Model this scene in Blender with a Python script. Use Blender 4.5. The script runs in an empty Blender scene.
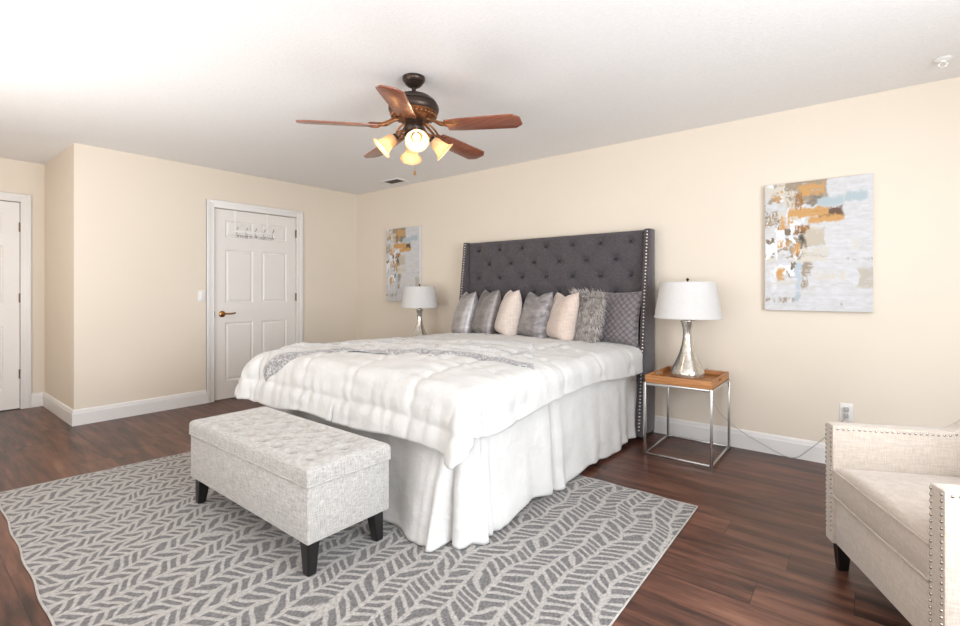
import bpy, bmesh, math, random
from mathutils import Vector, Matrix, noise
random.seed(7)
PI = math.pi
SC = bpy.context.scene
COL = SC.collection

# ------------------------------------------------------------------ camera, world, lights, exposure
F_PX = 483.0
YAW = math.atan(387 / 483)
cam = bpy.data.cameras.new('camera')
cam.sensor_width = 36.0
cam.lens = F_PX / 960 * 36
cam.shift_y = -24 / 960
cam.clip_start = 0.05
camo = bpy.data.objects.new('camera', cam)
camo.location = (0, 0, 1.18)
camo.rotation_euler = (PI / 2, 0, YAW)
COL.objects.link(camo)
SC.camera = camo

w = bpy.data.worlds.new('sky')
SC.world = w
w.use_nodes = True
bg = w.node_tree.nodes['Background']
bg.inputs[0].default_value = (0.75, 0.87, 1.0, 1)
bg.inputs[1].default_value = 1.0


def area(name, loc, rot, sx, sy, power, col):
    l = bpy.data.lights.new(name, 'AREA')
    l.shape = 'RECTANGLE'
    l.size = sx
    l.size_y = sy
    l.energy = power
    l.color = col
    o = bpy.data.objects.new(name, l)
    o.location = loc
    o.rotation_euler = rot
    COL.objects.link(o)
    return o


area('daylight_rear', (-1.75, -1.57, 1.25), (-PI / 2, 0, PI), 3.3, 1.9, 34, (1.0, 0.985, 0.97))
area('daylight_right', (1.57, 1.1, 1.3), (PI / 2, 0, PI / 2), 2.0, 1.6, 122, (0.86, 0.93, 1.0))
# two added fill lights, unseen, aimed up to brighten ceiling and left wall
area('bounce_fill', (0.1, -0.6, 0.9), (PI - 0.2, 0, 0.6), 1.4, 1.4, 35, (0.98, 0.98, 1.0))
area('bounce_fill_far', (-3.2, -0.5, 0.8), (PI - 0.3, 0, 0.5), 1.5, 1.5, 44, (1.0, 0.985, 0.965))
# warm hall lamp in the alcove, out of the picture
area('hall_lamp', (-6.1, -0.9, 2.38), (0, 0, 0), 0.3, 0.3, 5, (1.0, 0.78, 0.42))

SC.view_settings.view_transform = 'Standard'
SC.view_settings.look = 'None'
SC.view_settings.gamma = 1.0
SC.view_settings.use_curve_mapping = False
SC.view_settings.exposure = 0.20


# ------------------------------------------------------------------ materials
def s2l(c):
    return tuple(((v / 255) / 12.92 if v / 255 <= 0.04045 else ((v / 255 + 0.055) / 1.055) ** 2.4) for v in c) + (1.0,)


class NT:
    def __init__(self, name):
        self.m = bpy.data.materials.new(name)
        self.m.use_nodes = True
        self.t = self.m.node_tree
        self.n = self.t.nodes
        self.b = self.n['Principled BSDF']
        self.out = self.n['Material Output']

    def node(self, typ, **kw):
        nd = self.n.new(typ)
        for k, v in kw.items():
            setattr(nd, k, v)
        return nd

    def link(self, a, b):
        self.t.links.new(a, b)

    def put(self, sock, v):
        if isinstance(v, (int, float, tuple, list)):
            sock.default_value = v
        else:
            self.link(v, sock)

    def math(self, op, a, b=0.0, c=None):
        nd = self.node('ShaderNodeMath', operation=op)
        self.put(nd.inputs[0], a)
        self.put(nd.inputs[1], b)
        if c is not None:
            self.put(nd.inputs[2], c)
        return nd.outputs[0]

    def coords(self, kind='Object'):
        return self.node('ShaderNodeTexCoord').outputs[kind]

    def mapping(self, vec, scale=(1, 1, 1), rot=(0, 0, 0)):
        nd = self.node('ShaderNodeMapping')
        self.link(vec, nd.inputs[0])
        nd.inputs['Scale'].default_value = scale
        nd.inputs['Rotation'].default_value = rot
        return nd.outputs[0]

    def noise(self, vec, scale, detail=3, rough=0.5):
        nd = self.node('ShaderNodeTexNoise')
        if vec is not None:
            self.link(vec, nd.inputs['Vector'])
        nd.inputs['Scale'].default_value = scale
        nd.inputs['Detail'].default_value = detail
        nd.inputs['Roughness'].default_value = rough
        return nd.outputs['Fac']

    def sep(self, vec):
        nd = self.node('ShaderNodeSeparateXYZ')
        self.link(vec, nd.inputs[0])
        return nd.outputs

    def comb(self, x, y, z=0.0):
        nd = self.node('ShaderNodeCombineXYZ')
        self.put(nd.inputs[0], x)
        self.put(nd.inputs[1], y)
        self.put(nd.inputs[2], z)
        return nd.outputs[0]

    def ramp(self, fac, stops):
        nd = self.node('ShaderNodeValToRGB')
        self.link(fac, nd.inputs[0])
        e = nd.color_ramp.elements
        while len(e) < len(stops):
            e.new(0.5)
        for el, (p, c) in zip(e, stops):
            el.position = p
            el.color = c
        return nd.outputs[0]

    def mix(self, fac, a, b):
        nd = self.node('ShaderNodeMix', data_type='RGBA')
        self.put(nd.inputs[0], fac)
        self.put(nd.inputs[6], a)
        self.put(nd.inputs[7], b)
        return nd.outputs[2]

    def maprange(self, v, a, b, c=0.0, d=1.0):
        nd = self.node('ShaderNodeMapRange')
        self.put(nd.inputs[0], v)
        nd.inputs[1].default_value = a
        nd.inputs[2].default_value = b
        nd.inputs[3].default_value = c
        nd.inputs[4].default_value = d
        return nd.outputs[0]

    def bump(self, h, strength=0.3, dist=0.01):
        nd = self.node('ShaderNodeBump')
        nd.inputs['Strength'].default_value = strength
        nd.inputs['Distance'].default_value = dist
        self.link(h, nd.inputs['Height'])
        self.link(nd.outputs[0], self.b.inputs['Normal'])
        return nd

    def color(self, v):
        self.put(self.b.inputs['Base Color'], v)


def simple(name, c, rough=0.5, metal=0.0, var=0.06, vscale=8, bump=0.0, bscale=200, spec=0.5, sheen=0.0, coat=0.0):
    m = NT(name)
    a = s2l(c)
    lo = tuple(x * (1 - var) for x in a[:3]) + (1,)
    hi = tuple(min(1, x * (1 + var)) for x in a[:3]) + (1,)
    co = m.coords()
    m.color(m.ramp(m.noise(co, vscale), [(0.3, lo), (0.7, hi)]))
    m.b.inputs['Roughness'].default_value = rough
    m.b.inputs['Metallic'].default_value = metal
    m.b.inputs['Specular IOR Level'].default_value = spec
    if sheen:
        m.b.inputs['Sheen Weight'].default_value = sheen
    if coat:
        m.b.inputs['Coat Weight'].default_value = coat
    if bump:
        m.bump(m.noise(co, bscale, 2), bump, 0.002)
    return m.m


def fabric(name, c, c2, scale=350, rough=0.9, bump=0.25, sheen=0.3, spec=0.2):
    """woven cloth: two thread colours crossing in fine streaks"""
    m = NT(name)
    co = m.coords()
    n1 = m.noise(m.mapping(co, (scale, scale, scale * 0.12)), 1.0, 2)
    n2 = m.noise(m.mapping(co, (scale * 0.12, scale * 0.12, scale)), 1.0, 2)
    f = m.math('ADD', m.math('MULTIPLY', n1, 0.5), m.math('MULTIPLY', n2, 0.5))
    m.color(m.ramp(f, [(0.36, s2l(c2)), (0.62, s2l(c))]))
    m.b.inputs['Roughness'].default_value = rough
    m.b.inputs['Sheen Weight'].default_value = sheen
    m.b.inputs['Specular IOR Level'].default_value = spec
    m.bump(f, bump, 0.002)
    return m.m


def mat_wall(name, c):
    m = NT(name)
    co = m.coords()
    a = s2l(c)
    m.color(m.ramp(m.noise(co, 1.5), [(0.3, tuple(x * 0.98 for x in a[:3]) + (1,)), (0.7, a)]))
    m.b.inputs['Roughness'].default_value = 0.55
    m.b.inputs['Specular IOR Level'].default_value = 0.3
    m.bump(m.noise(co, 160, 3), 0.08, 0.002)
    return m.m


def mat_ceiling():
    m = NT('ceiling_paint')
    co = m.coords()
    n = m.noise(co, 70, 4, 0.65)
    m.color(m.ramp(n, [(0.35, s2l((236, 234, 232))), (0.65, s2l((242, 240, 238)))]))
    m.b.inputs['Roughness'].default_value = 0.9
    m.b.inputs['Specular IOR Level'].default_value = 0.1
    m.bump(n, 0.5, 0.004)
    return m.m


def mat_floor():
    m = NT('dark_wood_planks')
    x, y, z = m.sep(m.coords())
    row = m.math('FLOOR', m.math('DIVIDE', y, 0.17))
    wn = m.node('ShaderNodeTexWhiteNoise', noise_dimensions='1D')
    m.link(row, wn.inputs['W'])
    xs = m.math('ADD', x, m.math('MULTIPLY', wn.outputs[0], 3.1))
    col = m.math('FLOOR', m.math('DIVIDE', xs, 1.22))
    wn2 = m.node('ShaderNodeTexWhiteNoise', noise_dimensions='2D')
    m.link(m.comb(row, col), wn2.inputs['Vector'])
    pid = wn2.outputs[0]
    shift = m.comb(m.math('MULTIPLY', pid, 17.0), m.math('MULTIPLY', pid, 29.0))
    va = m.node('ShaderNodeVectorMath', operation='ADD')
    m.link(m.comb(m.math('MULTIPLY', x, 1.0), m.math('MULTIPLY', y, 8.0)), va.inputs[0])
    m.link(shift, va.inputs[1])
    g1 = m.noise(va.outputs[0], 1.9, 6, 0.62)
    va2 = m.node('ShaderNodeVectorMath', operation='ADD')
    m.link(m.comb(m.math('MULTIPLY', x, 3.0), m.math('MULTIPLY', y, 60.0)), va2.inputs[0])
    m.link(shift, va2.inputs[1])
    g2 = m.noise(va2.outputs[0], 1.5, 4, 0.6)
    g = m.math('ADD', m.math('MULTIPLY', g1, 0.68), m.math('ADD', m.math('MULTIPLY', g2, 0.22), m.math('MULTIPLY', pid, 0.10)))
    g = m.math('ADD', m.math('MULTIPLY', m.math('SUBTRACT', g, 0.5), 1.35), 0.5)
    c = m.ramp(g, [(0.33, s2l((44, 28, 23))), (0.45, s2l((77, 48, 38))), (0.56, s2l((101, 65, 51))), (0.72, s2l((126, 88, 70)))])
    fy = m.math('FRACT', m.math('DIVIDE', y, 0.17))
    fx = m.math('FRACT', m.math('DIVIDE', xs, 1.22))
    e = m.math('MINIMUM', m.math('MULTIPLY', m.math('MINIMUM', fy, m.math('SUBTRACT', 1.0, fy)), 0.17),
               m.math('MULTIPLY', m.math('MINIMUM', fx, m.math('SUBTRACT', 1.0, fx)), 1.22))
    seam = m.maprange(e, 0.0004, 0.0019)
    m.color(m.mix(seam, s2l((36, 23, 20)), c))
    m.link(m.maprange(g2, 0.3, 0.7, 0.3, 0.42), m.b.inputs['Roughness'])
    m.b.inputs['Specular IOR Level'].default_value = 0.45
    hh = m.math('ADD', m.math('MULTIPLY', seam, 0.6), m.math('MULTIPLY', g2, 0.3))
    m.bump(hh, 0.25, 0.002)
    return m.m


def mat_rug():
    m = NT('chevron_rug_weave')
    co = m.coords()
    x, y, z = m.sep(co)
    w1 = m.noise(m.comb(m.math('MULTIPLY', x, 0.55), y), 1.5, 2)
    w2 = m.noise(m.comb(x, y), 7.0, 2)
    xs = m.math('ADD', x, m.math('ADD', m.math('MULTIPLY', m.math('SUBTRACT', w1, 0.5), 0.36),
                                 m.math('MULTIPLY', m.math('SUBTRACT', w2, 0.5), 0.08)))
    q = m.math('DIVIDE', xs, 0.094)
    ci = m.math('FLOOR', q)
    fr = m.math('SUBTRACT', q, ci)
    par = m.math('SUBTRACT', m.math('MULTIPLY', m.math('FLOORED_MODULO', ci, 2.0), 2.0), 1.0)
    wn = m.node('ShaderNodeTexWhiteNoise', noise_dimensions='1D')
    m.link(ci, wn.inputs['W'])
    w3 = m.noise(m.comb(m.math('MULTIPLY', ci, 3.7), m.math('MULTIPLY', y, 1.0)), 5.0, 1)
    vv = m.math('ADD', y, m.math('MULTIPLY', m.math('MULTIPLY', fr, par), 0.058))
    vv = m.math('ADD', vv, m.math('MULTIPLY', w3, 0.17))
    t = m.math('ADD', m.math('DIVIDE', vv, 0.047), m.math('MULTIPLY', wn.outputs[0], 1.0))
    ft = m.math('FRACT', t)
    fuzz = m.noise(co, 170, 2, 0.7)
    fz = m.math('MULTIPLY', m.math('SUBTRACT', fuzz, 0.5), 0.35)
    da = m.math('MINIMUM', fr, m.math('SUBTRACT', 1.0, fr))
    db = m.math('MINIMUM', ft, m.math('SUBTRACT', 1.0, ft))
    wide = m.maprange(x, -3.4, -1.2, 0.05, 0.0)
    a = m.maprange(m.math('SUBTRACT', m.math('ADD', da, m.math('MULTIPLY', fz, 0.4)), wide), 0.075, 0.13)
    b = m.maprange(m.math('SUBTRACT', m.math('ADD', db, m.math('MULTIPLY', fz, 0.8)), wide), 0.13, 0.23)
    mask = m.math('MULTIPLY', a, b)
    yarn = m.noise(m.mapping(co, (110, 60, 1)), 1.0, 4, 0.8)
    light = m.ramp(yarn, [(0.3, s2l((126, 121, 116))), (0.7, s2l((196, 191, 186)))])
    dark = m.ramp(yarn, [(0.3, s2l((58, 56, 56))), (0.72, s2l((140, 136, 135)))])
    m.color(m.mix(mask, light, dark))
    m.b.inputs['Roughness'].default_value = 0.95
    m.b.inputs['Specular IOR Level'].default_value = 0.1
    m.b.inputs['Sheen Weight'].default_value = 0.2
    hh = m.math('ADD', m.math('MULTIPLY', mask, -0.5), m.math('MULTIPLY', yarn, 0.6))
    m.bump(hh, 0.6, 0.006)
    return m.m


def mat_art():
    m = NT('abstract_oil_paint')
    g = m.coords('Generated')
    gx, gy, gz = m.sep(g)
    v = m.math('SUBTRACT', 1.0, gz)
    n1 = m.noise(m.mapping(g, (1, 1, 1)), 9, 4, 0.65)
    n2 = m.noise(m.mapping(g, (1.3, 1, 1.7)), 11, 4, 0.65)
    n3 = m.noise(m.mapping(g, (5, 1, 22)), 1.6, 4, 0.7)
    n4 = m.noise(m.mapping(g, (14, 1, 9)), 1.6, 4, 0.75)
    du = m.math('ADD', gx, m.math('MULTIPLY', m.math('SUBTRACT', n1, 0.5), 0.16))
    dv = m.math('ADD', v, m.math('MULTIPLY', m.math('SUBTRACT', n2, 0.5), 0.09))
    taupe = (152, 138, 118)
    ltaupe = (204, 197, 184)
    gold = (196, 150, 92)
    dgold = (150, 105, 52)
    brown = (98, 74, 56)
    blue = (168, 183, 188)
    wht = (214, 215, 219)
    cur = m.ramp(n3, [(0.3, s2l((190, 188, 185))), (0.62, s2l((208, 208, 211)))])
    st = [(-.1, -.1, .22, .12, ltaupe, .5), (-.1, .2, .14, .36, taupe, .52), (-.1, .27, .06, .34, dgold, .55), (.0, .1, .2, .16, taupe, .55),
          (.2, -.1, .62, .2, taupe, .40), (.18, .05, .34, .3, ltaupe, .5), (.33, .02, .6, .12, gold, .44), (.30, .08, .38, .24, dgold, .45),
          (.42, .10, .56, .2, (120, 112, 104), .5), (.5, .13, .77, .215, blue, .3), (.76, .105, .96, .195, blue, .35),
          (.5, .205, .745, .325, brown, .25), (.24, .20, .62, .285, gold, .35), (.40, .27, .75, .335, gold, .38), (.44, .235, .6, .255, dgold, .5),
          (.36, .175, .46, .205, wht, .2), (.28, .285, .38, .33, wht, .3), (.29, .33, .46, .41, dgold, .46), (.32, .37, .42, .405, (70, 50, 32), .5),
          (.39, .36, .60, .51, (188, 177, 160), .38), (.34, .40, .39, .49, (62, 56, 52), .42), (.12, .44, .29, .52, gold, .5), (.12, .40, .34, .44, wht, .3),
          (.36, .51, .62, .63, ltaupe, .45), (.13, .555, .63, .595, taupe, .54), (.26, .54, .35, .585, dgold, .5), (.12, .66, .205, .77, gold, .42),
          (.30, .62, .37, .85, (176, 188, 198), .35), (.365, .61, .47, .73, taupe, .43), (.36, .7, .43, .84, taupe, .46), (.86, .665, 1.1, .83, (182, 174, 162), .42),
          (.78, .6, 1.1, .625, taupe, .5), (-.1, .76, .34, .81, ltaupe, .48), (-.1, .89, .36, .94, taupe, .5), (.28, .85, .36, .94, blue, .45),
          (.48, .69, .78, .77, ltaupe, .53), (.8, .45, .9, .55, ltaupe, .53), (.68, .93, .74, .97, taupe, .55), (.05, .5, .12, .9, wht, .5)]
    def knife(sx, sz, sc):
        nd = m.node('ShaderNodeTexVoronoi', distance='CHEBYCHEV')
        m.link(m.mapping(m.comb(du, dv, 0.0), (sx, sz, 1)), nd.inputs['Vector'])
        nd.inputs['Scale'].default_value = sc
        return m.sep(nd.outputs['Color'])
    k1 = knife(1.0, 1.6, 7.0)
    k2 = knife(1.5, 1.0, 11.0)
    left = m.maprange(gx, 0.75, 0.35)
    low = m.maprange(v, 1.0, 0.55)
    zone = m.math('MULTIPLY', left, m.math('ADD', 0.35, m.math('MULTIPLY', low, 0.65)))
    def wash(cell, thr, brk, c):
        mk = m.math('MULTIPLY', m.maprange(m.math('MULTIPLY', cell, zone), thr, thr + .03), m.maprange(n4, brk - .06, brk + .05))
        return m.mix(mk, cur, s2l(c))
    cur = wash(k1[0], .52, .40, ltaupe)
    cur = wash(k1[1], .62, .44, taupe)
    cur = wash(k2[0], .74, .42, (120, 106, 90))
    cur = wash(k2[1], .66, .36, (226, 227, 230))
    cur = wash(k2[2], .84, .45, gold)
    for k, (u0, v0, u1, v1, c, br) in enumerate(st):
        a = m.math('MINIMUM', m.math('SUBTRACT', du, u0), m.math('SUBTRACT', u1, du))
        b = m.math('MINIMUM', m.math('SUBTRACT', dv, v0), m.math('SUBTRACT', v1, dv))
        mk = m.maprange(m.math('MINIMUM', a, b), 0.0, 0.02)
        mk = m.math('MULTIPLY', mk, m.maprange(n4 if k % 2 else n3, br - 0.06, br + 0.04))
        cur = m.mix(mk, cur, s2l(c))
    m.color(cur)
    m.b.inputs['Roughness'].default_value = 0.6
    m.bump(n3, 0.25, 0.004)
    return m.m


def mat_fan_wood():
    m = NT('cherry_wood')
    co = m.coords()
    n = m.noise(m.mapping(co, (3, 40, 40)), 1.5, 4)
    m.color(m.ramp(n, [(0.3, s2l((112, 56, 36))), (0.7, s2l((148, 84, 56)))]))
    m.b.inputs['Roughness'].default_value = 0.3
    m.b.inputs['Coat Weight'].default_value = 0.7
    m.b.inputs['Coat Roughness'].default_value = 0.25
    return m.m


def mat_tray():
    m = NT('warm_tray_wood')
    co = m.coords()
    n = m.noise(m.mapping(co, (5, 60, 60)), 1.5, 4)
    m.color(m.ramp(n, [(0.3, s2l((152, 96, 52))), (0.7, s2l((192, 134, 80)))]))
    m.b.inputs['Roughness'].default_value = 0.45
    return m.m


def mat_mercury():
    m = NT('mercury_glass')
    co = m.coords()
    n = m.noise(co, 60, 4, 0.7)
    m.color(m.ramp(n, [(0.35, s2l((176, 170, 158))), (0.6, s2l((214, 210, 202)))]))
    m.b.inputs['Metallic'].default_value = 0.75
    m.link(m.maprange(n, 0.3, 0.7, 0.22, 0.1), m.b.inputs['Roughness'])
    m.b.inputs['Coat Weight'].default_value = 0.6
    return m.m


def translucent(name, c, fac, rough=0.8):
    m = NT(name)
    tr = m.node('ShaderNodeBsdfTranslucent')
    tr.inputs[0].default_value = s2l(c)
    mx = m.node('ShaderNodeMixShader')
    mx.inputs[0].default_value = fac
    co = m.coords()
    m.color(m.ramp(m.noise(co, 40, 3), [(0.3, tuple(x * 0.95 for x in s2l(c)[:3]) + (1,)), (0.7, s2l(c))]))
    m.b.inputs['Roughness'].default_value = rough
    m.link(m.b.outputs[0], mx.inputs[1])
    m.link(tr.outputs[0], mx.inputs[2])
    m.link(mx.outputs[0], m.out.inputs[0])
    return m.m


def emit(name, c, s):
    m = NT(name)
    m.color(s2l(c))
    m.b.inputs['Emission Color'].default_value = s2l(c)
    m.b.inputs['Emission Strength'].default_value = s
    return m.m


def mat_glass():
    m = NT('window_glass')
    m.color((1, 1, 1, 1))
    m.b.inputs['Roughness'].default_value = 0.0
    m.b.inputs['Transmission Weight'].default_value = 1.0
    return m.m


def mat_quilted():
    m = NT('mauve_quilted_satin')
    co = m.coords()
    x, y, z = m.sep(co)
    a = m.math('ABSOLUTE', m.math('SINE', m.math('MULTIPLY', m.math('ADD', x, z), 62)))
    b = m.math('ABSOLUTE', m.math('SINE', m.math('MULTIPLY', m.math('SUBTRACT', x, z), 62)))
    h = m.math('MULTIPLY', a, b)
    m.color(m.ramp(m.math('ADD', h, m.math('MULTIPLY', m.noise(co, 12), 0.3)), [(0.1, s2l((76, 70, 72))), (0.6, s2l((118, 110, 112)))]))
    m.b.inputs['Roughness'].default_value = 0.5
    m.b.inputs['Sheen Weight'].default_value = 0.4
    m.bump(h, 0.7, 0.006)
    return m.m


def mat_satin(name, c, c2, metal=0.25, rough=0.38, ruche=0.0, speck=0.0):
    m = NT(name)
    co = m.coords()
    n = m.noise(m.mapping(co, (9, 9, 22)), 1.0, 3)
    if speck:
        n = m.math('ADD', m.math('MULTIPLY', n, 0.5), m.math('MULTIPLY', m.noise(co, speck, 2, 0.7), 0.5))
    m.color(m.ramp(n, [(0.35, s2l(c2)), (0.65, s2l(c))]))
    m.b.inputs['Metallic'].default_value = metal
    m.b.inputs['Roughness'].default_value = rough
    m.b.inputs['Sheen Weight'].default_value = 0.4
    if ruche:
        k = m.noise(m.mapping(co, (8, 8, 45), (0, 0.5, 0)), 1.0, 3, 0.6)
        m.bump(k, ruche, 0.02)
    else:
        m.bump(m.noise(co, 60, 2), 0.15, 0.004)
    return m.m


def mat_throw():
    m = NT('grey_striped_throw')
    uv = m.coords('UV')
    u, v, z = m.sep(uv)
    co = m.coords()
    sp = m.noise(m.mapping(co, (60, 140, 60)), 1.0, 3, 0.7)
    cur = m.ramp(m.noise(co, 90, 3, 0.7), [(0.35, s2l((182, 180, 179))), (0.6, s2l((212, 210, 208)))])
    wv = m.math('ADD', v, m.math('MULTIPLY', m.math('SUBTRACT', m.noise(m.comb(m.math('MULTIPLY', u, 9), v), 1.0, 2), 0.5), 0.12))
    for (c0, hw, amt) in ((0.06, 0.10, 1.0), (0.30, 0.025, 0.55), (0.48, 0.035, 0.6), (0.72, 0.03, 0.5), (0.9, 0.02, 0.5)):
        d = m.math('ABSOLUTE', m.math('SUBTRACT', wv, c0))
        mk = m.maprange(d, hw, hw * 0.5)
        mk = m.math('MULTIPLY', m.math('MULTIPLY', mk, amt), m.maprange(sp, 0.36, 0.54))
        cur = m.mix(mk, cur, s2l((124, 122, 124)))
    m.color(cur)
    m.b.inputs['Roughness'].default_value = 0.85
    m.b.inputs['Sheen Weight'].default_value = 0.3
    m.bump(sp, 0.4, 0.006)
    return m.m


M = {}
M['wall'] = mat_wall('beige_wall_paint', (228, 216, 200))
M['ceil'] = mat_ceiling()
M['floor'] = mat_floor()
M['trim'] = simple('white_trim_paint', (232, 229, 226), 0.35, var=0.01)
M['door'] = simple('white_door_paint', (231, 226, 221), 0.4, var=0.01)
M['rug'] = mat_rug()
M['rugedge'] = fabric('pale_rug_binding', (186, 180, 174), (150, 145, 140), 150)
M['head'] = fabric('charcoal_upholstery', (93, 87, 90), (63, 59, 62), 330, bump=0.3)
M['nail'] = simple('pewter_nailhead', (196, 190, 182), 0.25, 1.0)
M['button'] = fabric('charcoal_button_cloth', (52, 50, 54), (34, 33, 36), 330)
M['mattress'] = fabric('mattress_ticking', (225, 222, 218), (205, 202, 198), 200)
M['comf'] = NT('white_comforter_cotton')
_m = M['comf']
_co = _m.coords()
_m.color(_m.ramp(_m.noise(_co, 6), [(0.3, s2l((198, 196, 193))), (0.7, s2l((206, 204, 201)))]))
_m.b.inputs['Roughness'].default_value = 0.85
_m.b.inputs['Sheen Weight'].default_value = 0.15
_m.b.inputs['Specular IOR Level'].default_value = 0.2
_m.bump(_m.math('ADD', _m.noise(_m.mapping(_co, (14, 14, 5)), 1.0, 4, 0.6), _m.math('MULTIPLY', _m.noise(_co, 45, 3), 0.3)), 0.35, 0.02)
M['comf'] = _m.m
M['skirt'] = NT('off_white_bed_skirt_linen')
_m = M['skirt']
_co = _m.coords()
_m.color(_m.ramp(_m.noise(_co, 5), [(0.3, s2l((204, 202, 199))), (0.7, s2l((212, 210, 207)))]))
_m.b.inputs['Roughness'].default_value = 0.9
_m.b.inputs['Specular IOR Level'].default_value = 0.15
_m.bump(_m.noise(_m.mapping(_co, (7, 7, 9), (0.5, 0.4, 0.3)), 1.0, 4, 0.6), 0.45, 0.03)
M['skirt'] = _m.m
M['throw'] = mat_throw()
M['bench'] = fabric('oatmeal_tweed', (194, 190, 185), (152, 148, 143), 260, bump=0.35)
M['bbutton'] = fabric('oatmeal_button_cloth', (176, 171, 165), (146, 141, 136), 260)
M['black'] = simple('black_lacquer', (24, 22, 22), 0.35, var=0.1)
M['linen'] = fabric('cream_linen', (198, 186, 174), (178, 166, 153), 230, bump=0.3)
M['cushion'] = fabric('cream_linen_seat', (196, 182, 170), (176, 162, 150), 230, bump=0.3)
M['chrome'] = simple('brushed_steel', (205, 204, 202), 0.22, 1.0, var=0.03)
M['tray'] = mat_tray()
M['mercury'] = mat_mercury()
M['shade'] = translucent('white_lamp_shade', (236, 234, 232), 0.3)
M['bronze'] = simple('oil_rubbed_bronze', (66, 54, 48), 0.38, 0.7, var=0.15)
M['copper'] = simple('antique_copper', (142, 98, 66), 0.4, 0.8, var=0.35, vscale=45)
M['wood'] = mat_fan_wood()
M['frost'] = translucent('alabaster_glass', (232, 208, 172), 0.5, 0.4)
M['bulb'] = emit('warm_bulb', (255, 226, 180), 2.2)
M['brass'] = simple('antique_brass', (168, 120, 72), 0.3, 1.0)
M['hinge'] = simple('aged_hinge_metal', (128, 106, 84), 0.4, 0.9)
M['plate'] = simple('white_plastic', (232, 230, 226), 0.35, var=0.01)
M['slot'] = simple('dark_slot', (70, 66, 62), 0.6)
M['vent'] = simple('grey_vent_metal', (120, 112, 106), 0.5, 0.3)
M['wire'] = simple('white_wire', (236, 233, 230), 0.4, var=0.01)
M['cord'] = simple('pale_grey_cord', (166, 164, 160), 0.5)
M['glass'] = mat_glass()
M['canvas'] = simple('white_canvas', (212, 210, 207), 0.7)
M['art'] = mat_art()
M['p_silver'] = mat_satin('silver_grey_satin', (172, 166, 164), (136, 130, 129), 0.3, 0.36)
M['p_dark'] = mat_satin('pewter_sequin_weave', (150, 142, 138), (98, 92, 90), 0.35, 0.42, speck=120)
M['p_cream'] = fabric('blush_velvet', (220, 206, 195), (202, 186, 174), 120, sheen=0.6)
M['p_ruche'] = mat_satin('ruched_silver_satin', (164, 158, 158), (122, 117, 118), 0.3, 0.34, ruche=0.9)
M['p_blush'] = fabric('pale_blush_plush', (216, 199, 187), (198, 179, 166), 120, sheen=0.6)
M['p_furbase'] = fabric('taupe_fur_backing', (150, 140, 133), (110, 102, 97), 120)
M['fur'] = NT('grey_taupe_fur')
_m = M['fur']
_co = _m.coords()
_m.color(_m.ramp(_m.noise(_co, 26, 3, 0.7), [(0.32, s2l((150, 139, 132))), (0.6, s2l((228, 222, 218)))]))
_m.b.inputs['Roughness'].default_value = 0.6
M['fur'] = _m.m
M['p_quilt'] = mat_quilted()


# ------------------------------------------------------------------ object helpers
def link(o):
    COL.objects.link(o)
    return o


def tag(o, label=None, cat=None, group=None, kind=None):
    if label:
        o['label'] = label
    if cat:
        o['category'] = cat
    if group:
        o['group'] = group
    if kind:
        o['kind'] = kind
    return o


def thing(name, label, cat, loc, rz=0.0, group=None):
    o = link(bpy.data.objects.new(name, None))
    o.empty_display_size = 0.1
    o.location = loc
    o.rotation_euler = (0, 0, rz)
    return tag(o, label, cat, group)


def obj(name, bm, m, parent=None, smooth=True, off=(0, 0, 0), angle=40, extra=()):
    if any(off):
        bmesh.ops.translate(bm, verts=bm.verts, vec=Vector(off))
    me = bpy.data.meshes.new(name)
    bm.normal_update()
    bm.to_mesh(me)
    bm.free()
    me.materials.append(m)
    for e in extra:
        me.materials.append(e)
    for p in me.polygons:
        p.use_smooth = smooth
    if smooth and angle:
        try:
            me.set_sharp_from_angle(angle=math.radians(angle))
        except Exception:
            pass
    o = link(bpy.data.objects.new(name, me))
    if parent:
        o.parent = parent
    return o


def copy_of(o, parent, loc=None):
    c = o.copy()
    c.parent = parent
    if loc is not None:
        c.location = loc
    return link(c)


def B():
    return bmesh.new()


def box(bm, x0, x1, y0, y1, z0, z1, bev=0.0, seg=2):
    r = bmesh.ops.create_cube(bm, size=1.0)
    vs = r['verts']
    for v in vs:
        v.co = Vector((x0 + (v.co.x + .5) * (x1 - x0), y0 + (v.co.y + .5) * (y1 - y0), z0 + (v.co.z + .5) * (z1 - z0)))
    if bev:
        es = list({e for v in vs for e in v.link_edges})
        bmesh.ops.bevel(bm, geom=es, offset=bev, segments=seg, affect='EDGES', profile=0.5)
    return vs


def prism(bm, pts, a, b, axis='x', bev=0.0):
    """polygon in the plane across 'axis', extruded from a to b"""
    def P(p, t):
        if axis == 'x':
            return (t, p[0], p[1])
        if axis == 'y':
            return (p[0], t, p[1])
        return (p[0], p[1], t)
    A = [bm.verts.new(P(p, a)) for p in pts]
    C_ = [bm.verts.new(P(p, b)) for p in pts]
    n = len(pts)
    fs = [bm.faces.new(A[::-1]), bm.faces.new(C_)]
    for i in range(n):
        fs.append(bm.faces.new((A[i], A[(i + 1) % n], C_[(i + 1) % n], C_[i])))
    bmesh.ops.recalc_face_normals(bm, faces=fs)
    if bev:
        es = list({e for f in fs for e in f.edges})
        bmesh.ops.bevel(bm, geom=es, offset=bev, segments=2, affect='EDGES', profile=0.5)


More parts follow.
